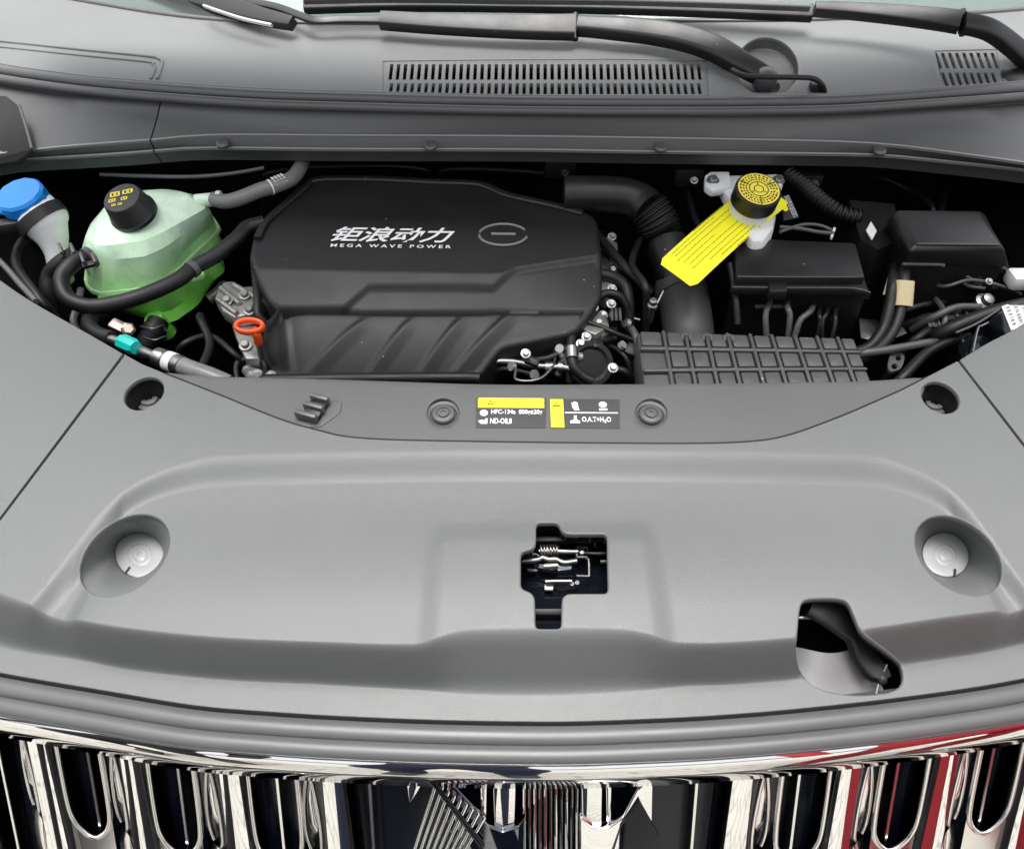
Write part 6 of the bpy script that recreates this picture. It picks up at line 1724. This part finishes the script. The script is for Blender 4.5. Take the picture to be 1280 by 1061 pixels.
# ================================================================== PEOPLE in front of the car (out of frame, added for chrome reflections and slope shade)
def person(label, loc, face, cloth_top, cloth_leg, skin, hair, arms_up):
    o = bpy.data.objects.new('person', None); C.objects.link(o)
    o.location = loc; o.rotation_euler = (0, 0, face)
    tag(o, label, 'person', 'people standing in front of the car')
    H = 1.72
    J = {'pel': (0, 0, .93), 'wst': (0, 0, 1.06), 'chs': (0, .01, 1.27), 'nek': (0, 0, 1.46), 'hd0': (0, .02, 1.53), 'hd1': (0, .03, 1.62), 'hd2': (0, .02, 1.69)}
    rad = {'pel': .14, 'wst': .13, 'chs': .15, 'nek': .055, 'hd0': .065, 'hd1': .085, 'hd2': .06}
    E = [('pel', 'wst'), ('wst', 'chs'), ('chs', 'nek'), ('nek', 'hd0'), ('hd0', 'hd1'), ('hd1', 'hd2')]
    for s, t in ((-1, 'l'), (1, 'r')):
        J.update({'hip' + t: (s * .10, 0, .86), 'kne' + t: (s * .115, .03, .48), 'ank' + t: (s * .12, -.01, .09), 'toe' + t: (s * .14, .16, .04),
                  'sho' + t: (s * .19, 0, 1.40)})
        rad.update({'hip' + t: .095, 'kne' + t: .065, 'ank' + t: .045, 'toe' + t: .04, 'sho' + t: .06})
        if arms_up: J.update({'elb' + t: (s * .27, .06, 1.18), 'wri' + t: (s * .12, .17, 1.40), 'han' + t: (s * .07, .20, 1.45)})
        else: J.update({'elb' + t: (s * .26, -.02, 1.12), 'wri' + t: (s * .27, .06, .88), 'han' + t: (s * .265, .09, .79)})
        rad.update({'elb' + t: .045, 'wri' + t: .032, 'han' + t: .035})
        E += [('pel', 'hip' + t), ('hip' + t, 'kne' + t), ('kne' + t, 'ank' + t), ('ank' + t, 'toe' + t), ('chs', 'sho' + t), ('sho' + t, 'elb' + t), ('elb' + t, 'wri' + t), ('wri' + t, 'han' + t)]
    names = list(J)
    me = bpy.data.meshes.new('body')
    me.from_pydata([J[k] for k in names], [(names.index(a), names.index(b)) for a, b in E], [])
    b = bpy.data.objects.new('body', me); C.objects.link(b)
    sk = b.modifiers.new('skin', 'SKIN'); sk.use_smooth_shade = True
    for i, k in enumerate(names):
        me.skin_vertices[0].data[i].radius = (rad[k], rad[k] * (0.75 if k in ('pel', 'wst', 'chs') else 1.0))
    me.skin_vertices[0].data[0].use_root = True
    ss = b.modifiers.new('sub', 'SUBSURF'); ss.levels = 2; ss.render_levels = 2
    m = bpy.data.materials.new('clothes'); m.use_nodes = True
    n, l = m.node_tree.nodes, m.node_tree.links
    tc = n.new('ShaderNodeTexCoord'); sp = n.new('ShaderNodeSeparateXYZ'); l.new(tc.outputs['Object'], sp.inputs[0])
    r = n.new('ShaderNodeValToRGB'); r.color_ramp.interpolation = 'CONSTANT'
    mr = n.new('ShaderNodeMapRange'); mr.inputs['From Max'].default_value = 1.75; l.new(sp.outputs['Z'], mr.inputs['Value']); l.new(mr.outputs[0], r.inputs[0])
    cr = r.color_ramp
    cr.elements[0].position = 0; cr.elements[0].color = (0.02, 0.02, 0.02, 1)
    cr.elements[1].position = 0.06; cr.elements[1].color = (*cloth_leg, 1)
    e = cr.elements.new(0.55); e.color = (*cloth_top, 1)
    e = cr.elements.new(0.845); e.color = (*skin, 1)
    e = cr.elements.new(0.955); e.color = (*hair, 1)
    l.new(r.outputs[0], n['Principled BSDF'].inputs['Base Color']); n['Principled BSDF'].inputs['Roughness'].default_value = 0.85
    me.materials.append(m)
    b.parent = o
    return o
person('person in navy clothes holding a phone up in front of the grille', (-0.12, -0.30, 0), 0, (0.02, 0.025, 0.05), (0.015, 0.02, 0.045), (0.45, 0.30, 0.22), (0.02, 0.015, 0.012), True)
person('person in a red coat and dark trousers standing by the fuse box side', (0.74, -0.06, 0), R(25), (0.50, 0.02, 0.03), (0.35, 0.02, 0.03), (0.45, 0.30, 0.22), (0.02, 0.015, 0.012), False)
person('unseen person in black clothes added to block light by the coolant tank side', (-0.80, -0.30, 0), R(-25), (0.012, 0.012, 0.014), (0.015, 0.015, 0.02), (0.45, 0.30, 0.22), (0.02, 0.015, 0.012), False)  # extra unseen figure, blocks front light and darkens the chrome
